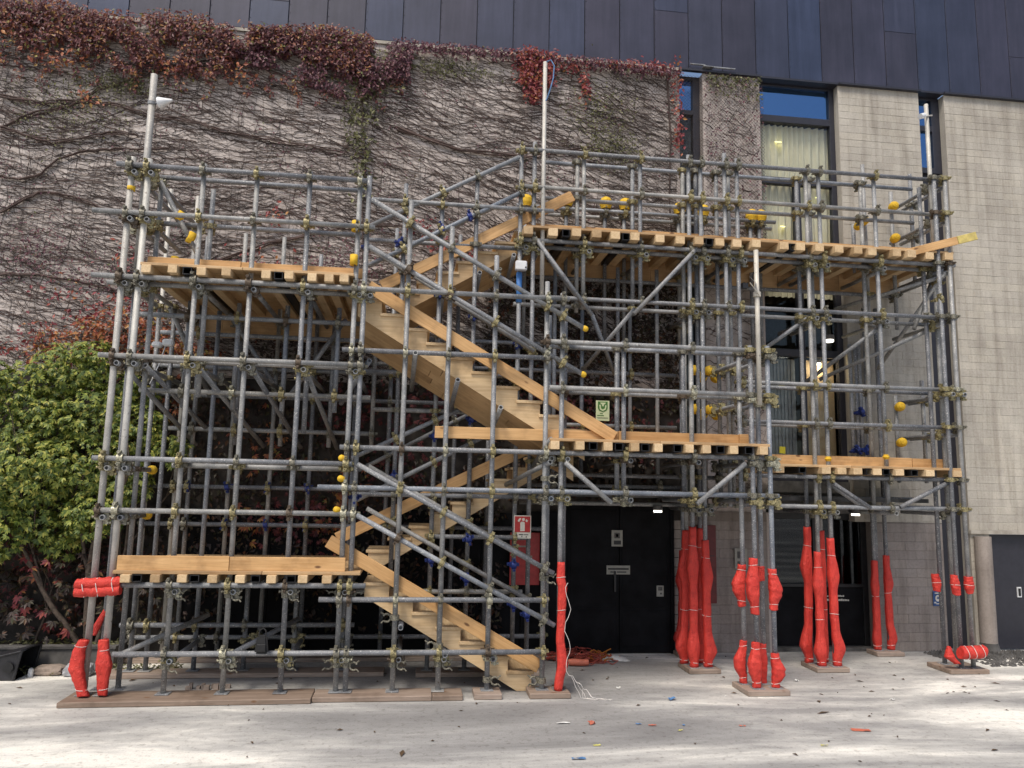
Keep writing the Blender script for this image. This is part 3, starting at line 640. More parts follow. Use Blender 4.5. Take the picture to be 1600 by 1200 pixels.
def pier_l():
    x = lr.uniform(4.5, 5.56); z = lr.uniform(5.8, 9.34); return (x, z)
patch('leaf_scatter', vp, 'leaf_plum', 900, pier_l, 0.045, 0.05)
patch('leaf_mass', vp, 'leaf_olive', 260, lambda: (lr.uniform(4.6, 5.5), 9.3 - 0.4 * lr.random() ** 2), 0.06, 0.07)
def low_dark():
    x = lr.uniform(-4.6, 3.9); z = lr.uniform(0.4, 4.6)
    if x > 1.35 and z < 2.25: return None
    return (x, z) if nz(x, z, 1.1) + 0.15 * (z < 3) > -0.1 else None
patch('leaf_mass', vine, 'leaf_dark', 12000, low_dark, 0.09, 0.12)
def mid_dark():
    x = lr.uniform(1.0, 4.1); z = 3.6 + 2.1 * lr.random() ** 1.1
    return (x, z) if nz(x, z, 1.6) > -0.22 else None
patch('leaf_mass', vine, 'leaf_dark', 6500, mid_dark, 0.075, 0.10)
def low_red():
    c = lr.choice(((-0.9, 3.5, .4, .4), (0.3, 3.6, .4, .3), (-0.2, 2.9, .5, .4), (2.2, 3.6, .6, .3), (3.2, 3.3, .5, .3), (-1.6, 1.9, .6, .3), (-4.4, 1.4, .5, .6), (-5.2, 1.2, .5, .5)))
    return c[0] + lr.gauss(0, 1) * c[2] * .7, c[1] + lr.gauss(0, 1) * c[3] * .7
patch('leaf_mass', vine, 'leaf_crimson', 900, low_red, 0.075, 0.15, pal=True)
def low_or():
    c = lr.choice(((-2.3, 1.9, .4, .25), (-1.2, 1.9, .25, .3), (-0.9, 2.3, .2, .3), (-2.2, 2.9, .3, .3), (-3.5, 3.5, .2, .2)))
    return c[0] + lr.gauss(0, 1) * c[2] * .7, c[1] + lr.gauss(0, 1) * c[3] * .7
patch('leaf_mass', vine, 'leaf_orange', 110, low_or, 0.10, 0.2, pal=True)

# shrubs on the left ----------------------------------------------------------
def clump_crown(mb, blobs, per, size, pal=True):
    for (cx, cy, cz, rx, ry, rz) in blobs:
        for _ in range(int(per * rx * rz / 0.25)):
            v = Vector((lr.gauss(0, 1), lr.gauss(0, 1), lr.gauss(0, 1))).normalized(); q = lr.random() ** 0.33
            q = 0.55 + 0.5 * q if lr.random() < 0.85 else lr.random() * 0.6
            p = Vector((cx + v.x * rx * q, cy + v.y * ry * q, cz + v.z * rz * q))
            if p.y > 11.33: p.y = 11.33 - lr.random() * 0.1
            if p.z < 0.25: continue
            nrm = (v.x * 0.5, v.y * 0.6 - 0.35, v.z * 0.5 + 0.55); s = size * lr.uniform(0.45, 1.35)
            if pal: palmate(mb, p, s, nrm, lr.choice((5, 5, 6, 7)))
            else: leaf(mb, p, s, nrm)
def limb(mb, p, d, L, r, depth):
    pts = [Vector(p)]; rs = [r]; d = Vector(d).normalized(); n = 6
    for i in range(n):
        d = (d + Vector((lr.uniform(-1, 1), lr.uniform(-1, 1), lr.uniform(-0.5, 0.8))) * 0.16).normalized()
        pts.append(pts[-1] + d * L / n); rs.append(r * (1 - 0.55 * (i + 1) / n))
    mb.path(pts, rs, 7)
    if depth:
        for k in (3, 4, 5, 6):
            limb(mb, pts[k], d + Vector((lr.uniform(-1, 1), lr.uniform(-0.8, 0.5), lr.uniform(-0.1, 0.7))) * 0.9, L * 0.62, rs[k] * 0.75, depth - 1)
tree = thing('leafy_shrub_tree', (-4.25, 11.0, 0.2), 'green leafy small tree growing against the wall left of the scaffold', 'tree')
mb = MB(); limb(mb, (-4.2, 11.02, 0.2), (-0.08, -0.1, 1), 2.0, 0.055, 2); limb(mb, (-4.3, 11.02, 0.2), (-0.5, -0.1, 1), 1.8, 0.04, 2); limb(mb, (-4.12, 11.05, 0.2), (0.35, -0.1, 1), 2.0, 0.035, 2)
link('trunk', mb.build(), 'bark', parent=tree)
blobs = []
tr = random.Random(21)
for (cx, cz, r_) in ((-5.9, 3.6, .55), (-5.6, 3.0, .6), (-5.2, 3.55, .45), (-4.75, 3.85, .42), (-4.35, 3.95, .36), (-3.9, 3.65, .34), (-4.9, 3.2, .5), (-4.3, 3.3, .48), (-3.75, 3.1, .38), (-5.7, 2.3, .6), (-5.0, 2.5, .55), (-4.4, 2.6, .5), (-3.85, 2.4, .38),
                     (-5.4, 1.75, .5), (-4.75, 1.9, .48), (-4.15, 1.95, .36), (-5.9, 1.55, .45), (-3.2, 2.8, .24), (-6.3, 3.2, .6), (-6.4, 2.2, .6), (-4.6, 1.55, .25)):
    blobs.append((cx, 10.75 + tr.uniform(-0.15, 0.2), cz, r_, r_ * 0.75, r_ * 0.85))
mb = MB(); clump_crown(mb, blobs, 640, 0.08); link('crown', mb.build(), 'leaf_green', parent=tree, kind='stuff')
rs_ = thing('red_creeper_bush', (-4.3, 11.15, 3.9), 'bush of red and orange creeper leaves above the green shrub tree', 'shrub')
mb = MB(); blobs = [(x_, 11.15, z_, r_, 0.2, r_ * .7) for (x_, z_, r_) in ((-5.0, 4.3, .3), (-4.6, 4.45, .32), (-4.2, 4.6, .34), (-3.8, 4.6, .3), (-3.5, 4.4, .28), (-5.2, 4.1, .22), (-3.2, 4.3, .22), (-4.4, 4.25, .3), (-3.75, 4.25, .3), (-2.9, 4.2, .15))]
clump_crown(mb, blobs, 700, 0.075, False); link('foliage', mb.build(), 'leaf_orange', parent=rs_, kind='stuff')
mb = MB(); blobs = [(x_, 11.2, z_, r_, 0.14, r_ * .7) for (x_, z_, r_) in ((-5.3, 4.4, .3), (-4.7, 4.7, .3), (-4.1, 4.85, .3), (-5.6, 4.2, .2), (-5.0, 4.0, .2))]
clump_crown(mb, blobs, 400, 0.07, False); link('foliage', mb.build(), 'leaf_red', parent=rs_, kind='stuff')
mb = MB(); limb(mb, (-4.4, 11.2, 3.0), (0.1, -0.05, 1), 1.5, 0.02, 1); limb(mb, (-4.6, 11.2, 3.2), (-0.5, -0.05, 1), 1.3, 0.02, 1); link('stem', mb.build(), 'bark', parent=rs_)
us = thing('low_red_shrub', (-4.7, 11.0, 0.2), 'low dark shrub with crimson leaves under the green tree', 'shrub')
mb = MB(); clump_crown(mb, [(-5.6, 11, 0.9, .5, .3, .5), (-5.0, 11, 1.1, .45, .3, .5), (-4.4, 11.05, 1.2, .4, .25, .5), (-4.2, 11.05, .7, .35, .25, .4), (-4.9, 11.0, .6, .5, .3, .35), (-5.9, 11, .6, .5, .3, .35), (-3.6, 11.1, .9, .35, .2, .5)], 70, 0.10); link('foliage', mb.build(), 'leaf_dark', parent=us, kind='stuff')
mb = MB(); clump_crown(mb, [(-4.75, 10.9, 1.25, .3, .2, .22), (-4.3, 10.95, 1.05, .22, .2, .2), (-5.1, 10.95, .75, .3, .2, .2), (-4.6, 10.9, .55, .25, .15, .15)], 60, 0.11); link('foliage', mb.build(), 'leaf_red', parent=us, kind='stuff')
mb = MB(); limb(mb, (-4.9, 11.1, 0.2), (0.2, -0.1, 1), 0.9, 0.02, 1); link('stem', mb.build(), 'bark', parent=us)
wd = MB()
for _ in range(420): leaf(wd, (lr.uniform(-5.6, -3.8), lr.uniform(10.8, 11.2), 0.22 + lr.random() * 0.06), 0.07, (0, -0.3, 1), 0)
for _ in range(500): leaf(wd, (lr.uniform(-4.8, -2.9), 10.66 - lr.random() ** 2 * 0.35, 0.012 + lr.random() * 0.05), 0.05, (0, -0.3, 1), 0)
link('ground_litter_leaves', wd.build(), 'leaf_olive', label='weeds and fallen leaves along the planter kerb', cat='weeds', kind='stuff')

# ================================================================== SCAFFOLD
sc = thing('scaffold', (2.2, 9.8, 0), 'large galvanised tube scaffold carrying timber decks and stairs in front of the wall', 'scaffold')
STD = []; LED = []; TRN = []
SOBJ = {}
def std(x, y, z0, z1, mat='tube'):
    o = tube('standard', (x, y, z0), (x, y, z1), sc, mat, 0.038 if mat == 'tube_light' and y < 9.3 else R); STD.append((x, y, z0, z1)); SOBJ[(x, y, z0, z1)] = o
def led(x0, x1, y, z, mat='tube', name='ledger'):
    tube(name, (x0, y, z), (x1, y, z), sc, mat); LED.append((x0, x1, y, z))
def trn(x, y0, y1, z, mat='tube'):
    tube('transom', (x, y0, z), (x, y1, z), sc, mat); TRN.append((x, y0, y1, z))
F_ = 9.2; FL = F_ - 0.072
front = [(-3.51, 6.25), (-3.32, 6.24), (-2.68, 6.23), (-2.05, 6.23), (-1.42, 6.22), (-0.81, 6.21), (-0.70, 6.22), (-0.17, 5.94), (0.35, 5.63), (0.92, 5.29), (1.57, 4.99), (1.77, 4.85)]
for i, (x, zt) in enumerate(front): std(x, F_, 0.065, zt, 'tube_light' if i < 2 else 'tube')
std(-3.44, 9.44, 0.065, 6.0); std(-3.24, 9.44, 0.065, 6.05); std(-2.62, 9.44, 3.4, 6.0); std(1.64, 9.40, 0.8, 4.6); std(1.85, 9.42, 1.4, 4.7); std(-1.36, 9.44, 3.0, 5.0)
led(-3.66, -0.72, FL, 6.13); led(-3.35, -0.78, F_ + .24, 6.12)
led(-3.88, -0.60, FL, 5.54); led(-3.35, -0.78, F_ + .24, 5.53)
led(-3.82, 1.84, FL, 4.76); led(-3.72, -0.60, F_ + .13, 4.73)
led(-3.66, -0.66, FL, 3.82); led(-3.32, -0.68, F_ + .25, 3.83, 'tube_light')
led(-3.62, -0.74, FL, 2.64); led(-2.8, -0.74, F_ + .08, 2.58)
led(-3.54, -0.70, FL, 2.06); led(-3.28, -0.52, FL, 1.245); led(-3.22, 1.56, FL, 0.50)
led(-0.89, 4.48, FL, 2.835); led(-1.12, 4.54, FL, 2.365); led(-1.04, 1.62, FL, 1.09); led(-0.92, 1.56, FL, 4.0)
led(1.56, 4.50, FL, 4.21); led(1.66, 4.32, F_ + .2, 4.20); led(1.60, 4.46, FL, 3.635); led(1.66, 4.32, F_ + .2, 3.62); led(1.6, 4.5, F_ + .22, 2.37)
# tower legs that carry the middle deck, and the intermediate standards
for (x, y) in ((4.20, 9.12), (4.43, 9.12), (4.14, 9.34), (4.39, 9.34)): std(x, y, 0.065, 4.27)
for (x, y) in ((2.56, 9.2), (2.52, 9.38), (3.44, 9.2), (3.40, 9.38)): std(x, y, 2.26, 4.27)
# upper right frame
U = 10.2; UL = U - 0.072
for (x, y, z0, z1) in ((1.34, U, 0.065, 7.27), (1.53, U, 0.065, 7.32), (2.25, U, 4.9, 7.22), (2.20, 10.42, 4.9, 7.15), (3.08, U, 4.9, 7.23), (3.03, 10.42, 4.9, 7.16),
                       (3.81, U, 0.065, 7.30), (3.99, U, 0.065, 7.22), (3.80, 10.42, 0.065, 7.15), (4.0, 10.42, 0.065, 7.15), (4.36, U, 2.2, 7.37), (4.55, U, 2.2, 7.30), (4.32, 10.42, 2.2, 7.2), (4.51, 10.42, 2.2, 7.2),
                       (5.63, U, 0.065, 7.22), (5.83, U, 0.065, 7.22), (5.60, 10.42, 0.065, 7.15), (5.80, 10.42, 0.065, 7.15), (6.72, U, 2.2, 7.23), (6.64, 10.42, 2.2, 7.15),
                       (7.60, 10.05, 0.065, 7.15), (7.78, 10.05, 0.065, 7.15), (7.52, 10.28, 0.065, 7.1), (7.70, 10.28, 0.065, 7.1)): std(x, y, z0, z1)
for (z) in (7.17, 6.62): led(1.30, 7.86, UL, z); led(1.7, 7.55, 10.49, z - 0.01)
led(1.30, 7.92, UL, 5.84); led(1.5, 7.9, U + .1, 5.80); led(1.62, 7.9, UL, 5.03); led(1.3, 7.8, 10.49, 5.0)
led(4.5, 7.90, UL, 3.95); led(4.6, 7.7, 10.49, 3.94); led(4.55, 7.90, UL, 3.395); led(4.6, 7.7, 10.49, 3.39)
led(4.55, 7.92, UL, 2.64); led(4.88, 7.94, UL, 2.225); led(4.6, 7.8, 10.49, 2.23)
# stair standards on the middle line, back rows
for (x, z0, z1) in ((-0.27, 1.0, 6.56), (0.24, 0.065, 6.56), (0.72, 0.065, 6.84)): std(x, U, z0, z1)
for (x, zt) in ((-3.42, 4.7), (-3.23, 4.7), (-2.66, 4.65), (-2.06, 1.27), (-1.45, 1.27), (-0.84, 1.27)): std(x, 10.29, 0.065, zt)
for (x, zt) in ((-3.67, 6.60), (-3.29, 6.52), (-3.11, 5.92), (-2.58, 6.0), (-2.03, 5.98), (-1.49, 5.75), (-0.4, 6.22), (0.55, 6.18)): std(x, 11.1, 0.065, zt, 'tube_light' if x < -3.2 else 'tube')
for (x, zt) in ((1.05, 4.3), (1.9, 4.2), (-0.9, 4.0), (2.45, 5.4), (3.2, 5.4)): std(x, 11.15, 0.065 if x < 2 else 2.3, zt)
for (x, y) in ((7.1, 11.2), (7.2, 11.3), (7.3, 11.2), (4.03, 11.2)): std(x, y, 0.065, 5.4)
for x in (6.95, 6.86, 7.02): std(x, 11.25, 2.7, 4.8)
for x in (-3.0, -2.45, -1.85, -1.2, -0.62): std(x, 10.72, 2.9, 4.66)
for x in (-2.9, -2.3, -1.7, -1.05): std(x, 9.82, 3.3, 4.66)
led(-3.5, -0.6, 9.75, 4.45); led(-3.5, -0.6, 10.65, 4.4); led(-3.3, -0.6, 10.65, 3.1); led(-3.4, -0.6, 9.75, 3.5)
for x in (1.95, 2.9, 3.5): std(x, 10.75, 2.3, 5.7)
led(1.4, 3.9, 10.68, 2.45); led(1.4, 4.4, 10.2 + .3, 2.6); led(1.6, 7.5, 10.95, 5.55); led(1.5, 4.6, 10.9, 2.2); led(4.6, 7.6, 10.9, 2.35)
for (z) in (2.33, 1.82, 0.32, 4.0, 3.6): led(-3.7, 0.9 if z > 3 else 1.9, 11.03, z)
led(-3.55, -0.7, 10.22, 0.62); led(-0.6, 1.3, 10.22, 3.4); led(-0.6, 3.6, 11.08, 4.55); led(-0.9, 3.9, 11.08, 4.15); led(1.3, 3.9, 11.08, 3.35)
led(-0.75, 1.5, 10.13, 2.28); led(-0.75, 1.45, 10.13, 1.05); led(0.2, 1.5, 10.13, 1.75); led(-0.75, 1.4, 10.13, 3.9); led(-0.75, 1.4, 10.27, 5.75); led(-0.72, 1.8, 10.13, 6.28)
for (x, z) in ((2.19, 6.78), (2.81, 6.78), (3.12, 6.78), (4.01, 6.76), (4.40, 6.75), (5.21, 6.72), (5.36, 6.72), (1.55, 6.72)): std(x, 11.2, 4.5, z)
led(1.4, 5.6, 11.13, 6.72); led(1.4, 5.6, 11.27, 6.66)
for (x, y, z0, z1) in ((7.0, 10.9, 5.0, 7.7), (7.47, 10.9, 5.0, 7.27), (7.82, 10.9, 5.8, 7.6), (6.83, 10.95, 5.9, 6.7), (7.38, 10.9, 2.6, 3.95), (7.84, 10.9, 2.6, 4.2)): std(x, y, z0, z1)
# transoms: along the depth, under the decks and as end guard rails
for x in (-3.45, -3.26, -2.62, -1.99, -1.36, -0.75, -0.62): trn(x, 9.12, 11.25, 4.68); 
for x in (-2.62, -1.99, -1.36, -0.75): trn(x, 9.12, 11.2, 1.17); trn(x, 9.12, 11.2, 3.74)
for x in (-2.62, -1.99, -1.36, -0.75, -0.11, 0.41, 0.98): trn(x, 9.12, 10.4, 0.42)
for x in (-3.45, -3.26): trn(x, 9.1, 9.95, 2.53); trn(x, 9.1, 9.9, 1.98); trn(x, 9.1, 11.2, 3.73); trn(x, 9.1, 11.2, 6.04); trn(x, 9.1, 10.4, 5.46)
for x in (1.42, 1.61, 2.32, 3.15, 3.88, 4.06, 4.44, 4.62, 5.70, 5.90, 6.79, 7.67, 7.85): trn(x, 10.12, 11.3, 5.73)
for x in (3.88, 4.06, 5.70, 5.90, 6.79, 7.67): trn(x, 10.12, 11.3, 4.93); trn(x, 10.12, 11.3, 2.15)
for x in (1.64, 1.84, 2.63, 3.5, 4.27, 4.5): trn(x, 9.12, 10.5, 2.76); trn(x, 9.12, 10.5, 2.28)
for x in (4.27, 4.5): trn(x, 9.12, 10.95, 4.13); trn(x, 9.12, 10.95, 3.56)
for x in (7.67, 7.85): trn(x, 9.98, 11.25, 3.87); trn(x, 10.12, 11.25, 3.30); trn(x, 10.12, 11.25, 7.08); trn(x, 10.12, 11.25, 6.53)
# braces and stair handrails
BR = [((1.56, 10.1, 5.84), (2.36, 10.1, 4.80)), ((1.62, 10.3, 5.84), (2.30, 10.3, 4.95)), ((3.88, 10.08, 5.85), (2.95, 10.08, 4.84)), ((2.4, 10.3, 4.86), (2.9, 10.9, 4.1)), ((3.0, 10.2, 4.95), (2.4, 10.9, 4.15)),
      ((1.80, 9.1, 2.72), (2.38, 9.1, 2.24)), ((1.84, 9.3, 2.72), (2.40, 9.3, 2.26)), ((4.10, 9.1, 2.76), (3.46, 9.1, 2.25)), ((5.83, 10.1, 2.56), (6.38, 10.1, 2.22)), ((5.88, 10.32, 2.56), (6.42, 10.32, 2.22)), ((7.62, 10.08, 2.62), (6.82, 10.08, 2.24)),
      ((-0.66, 9.14, 5.90), (2.03, 9.14, 4.40)), ((-0.66, 9.14, 5.30), (2.01, 9.14, 3.82)), ((-0.70, 10.08, 5.56), (1.55, 10.08, 4.25)), ((-0.70, 10.02, 5.0), (1.5, 10.02, 3.7)),
      ((-0.68, 9.12, 2.64), (1.68, 9.12, 1.40)), ((-0.66, 9.12, 2.05), (1.70, 9.12, 0.80)), ((-0.60, 10.02, 2.64), (1.50, 10.02, 1.50)), ((-0.6, 10.02, 2.1), (1.55, 10.02, 0.95)),
      ((-0.74, 10.14, 5.90), (1.30, 10.14, 7.05)), ((-0.74, 10.14, 5.34), (1.34, 10.14, 6.53)), ((-0.6, 11.05, 5.7), (1.2, 11.05, 6.72)), ((-0.6, 11.0, 5.2), (1.3, 11.0, 6.3)),
      ((-0.83, 10.14, 2.74), (0.95, 10.14, 3.62)), ((-0.74, 10.14, 2.20), (0.95, 10.14, 3.10)), ((-0.8, 11.0, 2.6), (1.2, 11.0, 3.7)),
      ((7.74, 10.1, 5.72), (7.3, 11.2, 4.4)), ((7.72, 10.1, 5.66), (6.6, 11.2, 5.35)), ((7.75, 10.3, 4.95), (6.3, 11.2, 4.2)), ((6.85, 10.2, 4.95), (6.0, 11.2, 4.1)), ((7.4, 10.4, 4.9), (7.78, 10.4, 5.75)), ((5.7, 10.3, 5.0), (4.9, 11.2, 4.3)), ((4.4, 10.3, 5.0), (4.8, 11.2, 4.2)),
      ((-3.2, 9.3, 3.74), (-2.75, 10.9, 3.0)), ((-3.42, 9.3, 3.7), (-3.0, 10.9, 2.9)), ((-2.6, 9.3, 3.74), (-2.1, 10.9, 2.9)), ((-1.98, 9.3, 3.74), (-1.6, 10.9, 2.9)), ((-1.35, 9.3, 3.74), (-1.1, 10.9, 2.9)), ((-2.5, 10.2, 4.6), (-1.9, 10.2, 3.7)), ((-1.0, 10.2, 4.6), (-1.7, 10.2, 3.5)), ((-3.2, 10.0, 4.6), (-2.9, 11.0, 3.6)),
      ((-3.22, 9.32, 6.02), (-2.66, 9.36, 5.02)), ((-3.2, 9.3, 0.46), (-2.5, 10.2, 0.75)), ((-2.0, 9.3, 0.46), (-1.4, 10.2, 0.7)),
      ((-0.6, 9.25, 3.9), (-1.0, 10.1, 3.45))]
for (a, b) in BR: tube('brace', a, b, sc)
# bearers under the third flight (seen end-on, tilting away below the soffit)
for x in (-0.05, 0.47, 1.0, 1.62): z = 4.42 - .595 * (x + .775); tube('bearer', (x, 9.08, z), (x - .04, 10.25, z - .31), sc)
for x in (0.28, 0.78, 1.25): z = 5.80 - .596 * (1.57 - x); tube('bearer', (x, 10.12, z), (x, 11.1, z - .2), sc)
for x in (-0.1, 0.42): z = 1.04 - .591 * (x + .54); tube('bearer', (x, 9.1, z), (x, 10.2, z), sc)
tube('bearer', (1.2, 10.4, 2.42), (1.62, 9.1, 2.72), sc)
# masts
tube('mast', (-3.40, 9.33, 4.9), (-3.40, 9.33, 7.40), sc, 'tube_light', 0.042); tube('mast', (1.65, 10.13, 5.0), (1.65, 10.13, 8.52), sc, 'tube_light'); tube('mast', (7.62, 10.15, 5.9), (7.62, 10.15, 8.40), sc, 'tube_light'); tube('mast', (4.28, 9.05, 3.5), (4.28, 9.05, 5.52), sc, 'tube_light')
tube('paint_sleeve', (1.34, 10.2, 4.95), (1.34, 10.2, 5.38), sc, 'blue_paint', 0.041)
# couplers ---------------------------------------------------------------------
def coupler_mesh(seed, rich=True):
    q = random.Random(seed); mb = MB()
    mb.cyl((0, 0, -0.030), (0, 0, 0.030), 0.050, 10); mb.cyl((-0.030, -0.072, 0), (0.030, -0.072, 0), 0.050, 10)
    mb.box((-0.035, -0.055, -0.035), (0.035, -0.02, 0.035))
    for (ax, sgn) in (('z', 1), ('z', -1), ('x', 1), ('x', -1)):
        if ax == 'z':
            c = Vector((sgn * 0.062, 0.012, q.uniform(-.008, .008))); a = c + Vector((0, -0.045, 0)); b = c + Vector((0, 0.05, 0))
        else:
            c = Vector((q.uniform(-.008, .008), -0.085, sgn * 0.062)); a = c + Vector((0, -0.05, 0)); b = c + Vector((0, 0.04, 0))
        mb.cyl(a, b, 0.008, 6); mb.cyl(a, a + Vector((0, 0.022, 0)), 0.017, 6); mb.cyl(b - Vector((0, 0.014, 0)), b, 0.015, 6)
        mb.box(tuple(c - Vector((0.016, 0.02, 0.02))), tuple(c + Vector((0.016, 0.02, 0.02))))
    return mb
def swivel_mesh(seed):
    q = random.Random(seed); mb = MB(); n = 14
    mb.cyl((0, 0, -0.03), (0, 0, 0.03), 0.05, 10)
    for k in range(11):                                   # an open, empty clamp half hanging on its hinge
        t0 = 0.5 + k / 11 * 5.0; t1 = 0.5 + (k + 1) / 11 * 5.0; c = Vector((0.095, -0.03, -0.01))
        mb.cyl(c + Vector((math.cos(t0) * .045, 0, math.sin(t0) * .045)), c + Vector((math.cos(t1) * .045, 0, math.sin(t1) * .045)), 0.013, 5)
    mb.cyl((0.05, -0.05, 0.02), (0.05, 0.03, 0.02), 0.010, 6); mb.cyl((0.13, -0.03, 0.03), (0.165, -0.03, 0.055), 0.009, 6); mb.cyl((0.13, -0.03, -0.04), (0.16, -0.03, -0.07), 0.009, 6)
    return mb
CMB = [coupler_mesh(i) for i in range(3)]; CM = [m.build('coupler') for m in CMB]
for me in CM: me.materials.append(M['coupler'])
SWB = swivel_mesh(1); SWM = SWB.build('swivel'); SWM.materials.append(M['coupler'])
places = []
for (x0, x1, y, z) in LED:
    for (sx, sy, z0, z1) in STD:
        if x0 - .01 <= sx <= x1 + .01 and z0 - .02 <= z <= z1 + .02 and abs(sy - y) < 0.14:
            m = Matrix.Translation((sx, sy, z)) @ Matrix.Rotation(0 if y < sy else math.pi, 4, 'Z') @ Matrix.Rotation(rnd.uniform(-.05, .05), 4, 'X'); places.append((m, sy, SOBJ[(sx, sy, z0, z1)]))
for (x, y0, y1, z) in TRN:
    for (sx, sy, z0, z1) in STD:
        if y0 <= sy <= y1 and z0 <= z <= z1 and abs(sx - x) < 0.12:
            m = Matrix.Translation((sx, sy, z)) @ Matrix.Rotation(math.pi / 2 if x > sx else -math.pi / 2, 4, 'Z'); places.append((m, sy, SOBJ[(sx, sy, z0, z1)]))
for (a, b) in BR[11:27]:
    a = Vector(a); b = Vector(b)
    for (sx, sy, z0, z1) in STD:
        if abs(sy - a.y) < 0.2 and min(a.x, b.x) < sx < max(a.x, b.x):
            t = (sx - a.x) / (b.x - a.x); z = a.z + (b.z - a.z) * t
            if z0 < z < z1: places.append((Matrix.Translation((sx, sy, z)) @ Matrix.Rotation(0 if a.y < sy else math.pi, 4, 'Z') @ Matrix.Rotation(-math.atan2(b.z - a.z, b.x - a.x), 4, 'Y'), sy, SOBJ[(sx, sy, z0, z1)]))
places.sort(key=lambda p: p[1] + (0.0 if p[0].translation.z > 1 else .3))
rest = {0: MB(), 1: MB()}
for i, (m, sy, so_) in enumerate(places):
    s_ = rnd.uniform(0.92, 1.14); m = m @ Matrix.Scale(s_, 4)
    k = rnd.randrange(3); mt = rnd.choice(('coupler', 'coupler', 'coupler_grey', 'coupler_grey', 'coupler_dark', 'coupler_pale'))
    if i < 255: link('coupler', CM[k], mt, m, so_)
    else:
        src = CMB[k]; b_ = rest[0 if mt in ('coupler', 'coupler_pale') else 1]; kk = len(b_.v)
        b_.v += [tuple(m @ Vector(v)) for v in src.v]; b_.f += [tuple(j + kk for j in f) for f in src.f]; b_.sm += src.sm
link('far_couplers', rest[0].build(), 'coupler', parent=sc, kind='stuff'); link('far_couplers', rest[1].build(), 'coupler_grey', parent=sc, kind='stuff')
for (x, z, fl) in ((-2.68, 0.36, 0), (-2.05, 0.36, 0), (-1.42, 0.37, 0), (-0.81, 0.36, 1), (-0.70, 0.36, 0), (-0.17, 0.36, 0), (0.35, 0.36, 0), (0.92, 0.18, 0), (-2.68, 1.13, 0), (-2.05, 1.13, 0), (-1.42, 1.13, 0), (-0.81, 1.13, 1), (-0.70, 1.13, 0), (-0.17, 0.88, 1), (0.35, 0.56, 1), (1.57, 0.16, 1), (1.57, 1.34, 0), (1.57, 2.52, 0)):
    link('open_clamp', SWM, 'coupler_grey', Matrix.Translation((x, F_, z)) @ Matrix.Rotation(math.pi if fl else rnd.uniform(-.4, .3), 4, 'Z'), sc)
for (x, y, z) in ((-0.77, 10.2, 5.62), (-0.33, 10.2, 5.69), (0.24, 10.2, 5.94), (0.62, 10.2, 6.13), (0.24, 10.2, 5.01), (0.72, 10.2, 4.72), (1.34, 10.2, 4.35), (0.24, 9.95, 1.47), (0.71, 9.95, 1.74), (0.70, 9.95, 1.24), (1.30, 9.95, 1.42), (1.31, 9.95, 0.92), (1.48, 9.95, 0.8), (0.24, 10.2, 3.06), (0.72, 10.2, 3.30), (-0.27, 10.2, 2.52), (-0.70, 9.3, 2.25),
                  (-2.58, 11.1, 2.33), (-2.03, 11.1, 2.33), (-1.49, 11.1, 2.33), (-2.58, 11.1, 1.82), (-2.03, 11.1, 1.82), (-1.49, 11.1, 1.82), (6.95, 11.2, 3.7), (6.86, 11.2, 3.1), (7.02, 11.2, 3.1), (-3.1, 11.1, 2.33)):
    link('blue_coupler', CM[rnd.randrange(3)], 'coupler_blue', Matrix.Translation((x, y, z)) @ Matrix.Scale(1.0, 4) @ Matrix.Rotation(rnd.uniform(-.5, .5), 4, 'Y'), sc)
# base plates
pm = boxed(0.15, 0.15, 0.008, 'tube')
for (x, y, z0, z1) in STD:
    if z0 < 0.1: link('base_plate', pm, 'tube', Matrix.Translation((x, y, 0.066)), SOBJ[(x, y, z0, z1)])
# yellow foam end caps
mb = MB(); prof = [(0.0, 0.05), (0.035, 0.062), (0.075, 0.062), (0.105, 0.045), (0.118, 0.02)]
for i in range(4): mb.cyl((0, 0, prof[i][0]), (0, 0, prof[i + 1][0]), prof[i][1], 12, prof[i + 1][1], False)
mb.cyl((0, 0, 0.112), (0, 0, 0.118), 0.021, 12); mb.cyl((0, 0, -0.004), (0, 0, 0.001), 0.05, 12); CAP = mb.build('cap'); CAP.materials.append(M['foam_yellow'])
def cap(x, y, z, d=(0, 0, 1), s=1.0):
    m = Vector(d).to_track_quat('Z', 'Y').to_matrix().to_4x4(); m.translation = (x, y, z); link('end_cap', CAP, 'foam_yellow', m @ Matrix.Scale(s, 4), sc)
for (x, z) in ((2.19, 6.77), (2.81, 6.77), (3.12, 6.77), (4.01, 6.76), (4.40, 6.75), (5.21, 6.73), (5.36, 6.73), (1.55, 6.72)): cap(x, 11.14, z, s=1.55)
for (x, z) in ((2.02, 4.41), (2.0, 3.83)): cap(x, 9.14, z, (0.85, 0, -0.47), .6)
for (x, z) in ((4.27, 4.13), (4.5, 4.13), (4.27, 3.56), (4.5, 3.56)): cap(x, 10.9, z, (0, 1, 0), 1.35); cap(x - .3, 10.55, z + .02, (0, -1, 0), 1.2)
for (x, z) in ((7.38, 3.75), (7.38, 3.2), (6.83, 6.62), (6.92, 6.7), (7.44, 6.98), (7.44, 6.45)): cap(x, 10.85, z, (0, -1, 0.2), 1.15)
for x in (-3.26,): cap(x, 9.93, 2.53, (0.4, 1, 0), .9); cap(x, 9.88, 1.98, (0.4, 1, 0), .9)
for (x, z) in ((-0.81, 2.70), (-0.81, 2.46), (-0.84, 2.10)): cap(x - .02, 9.14, z, (-1, -.4, .2), .62)
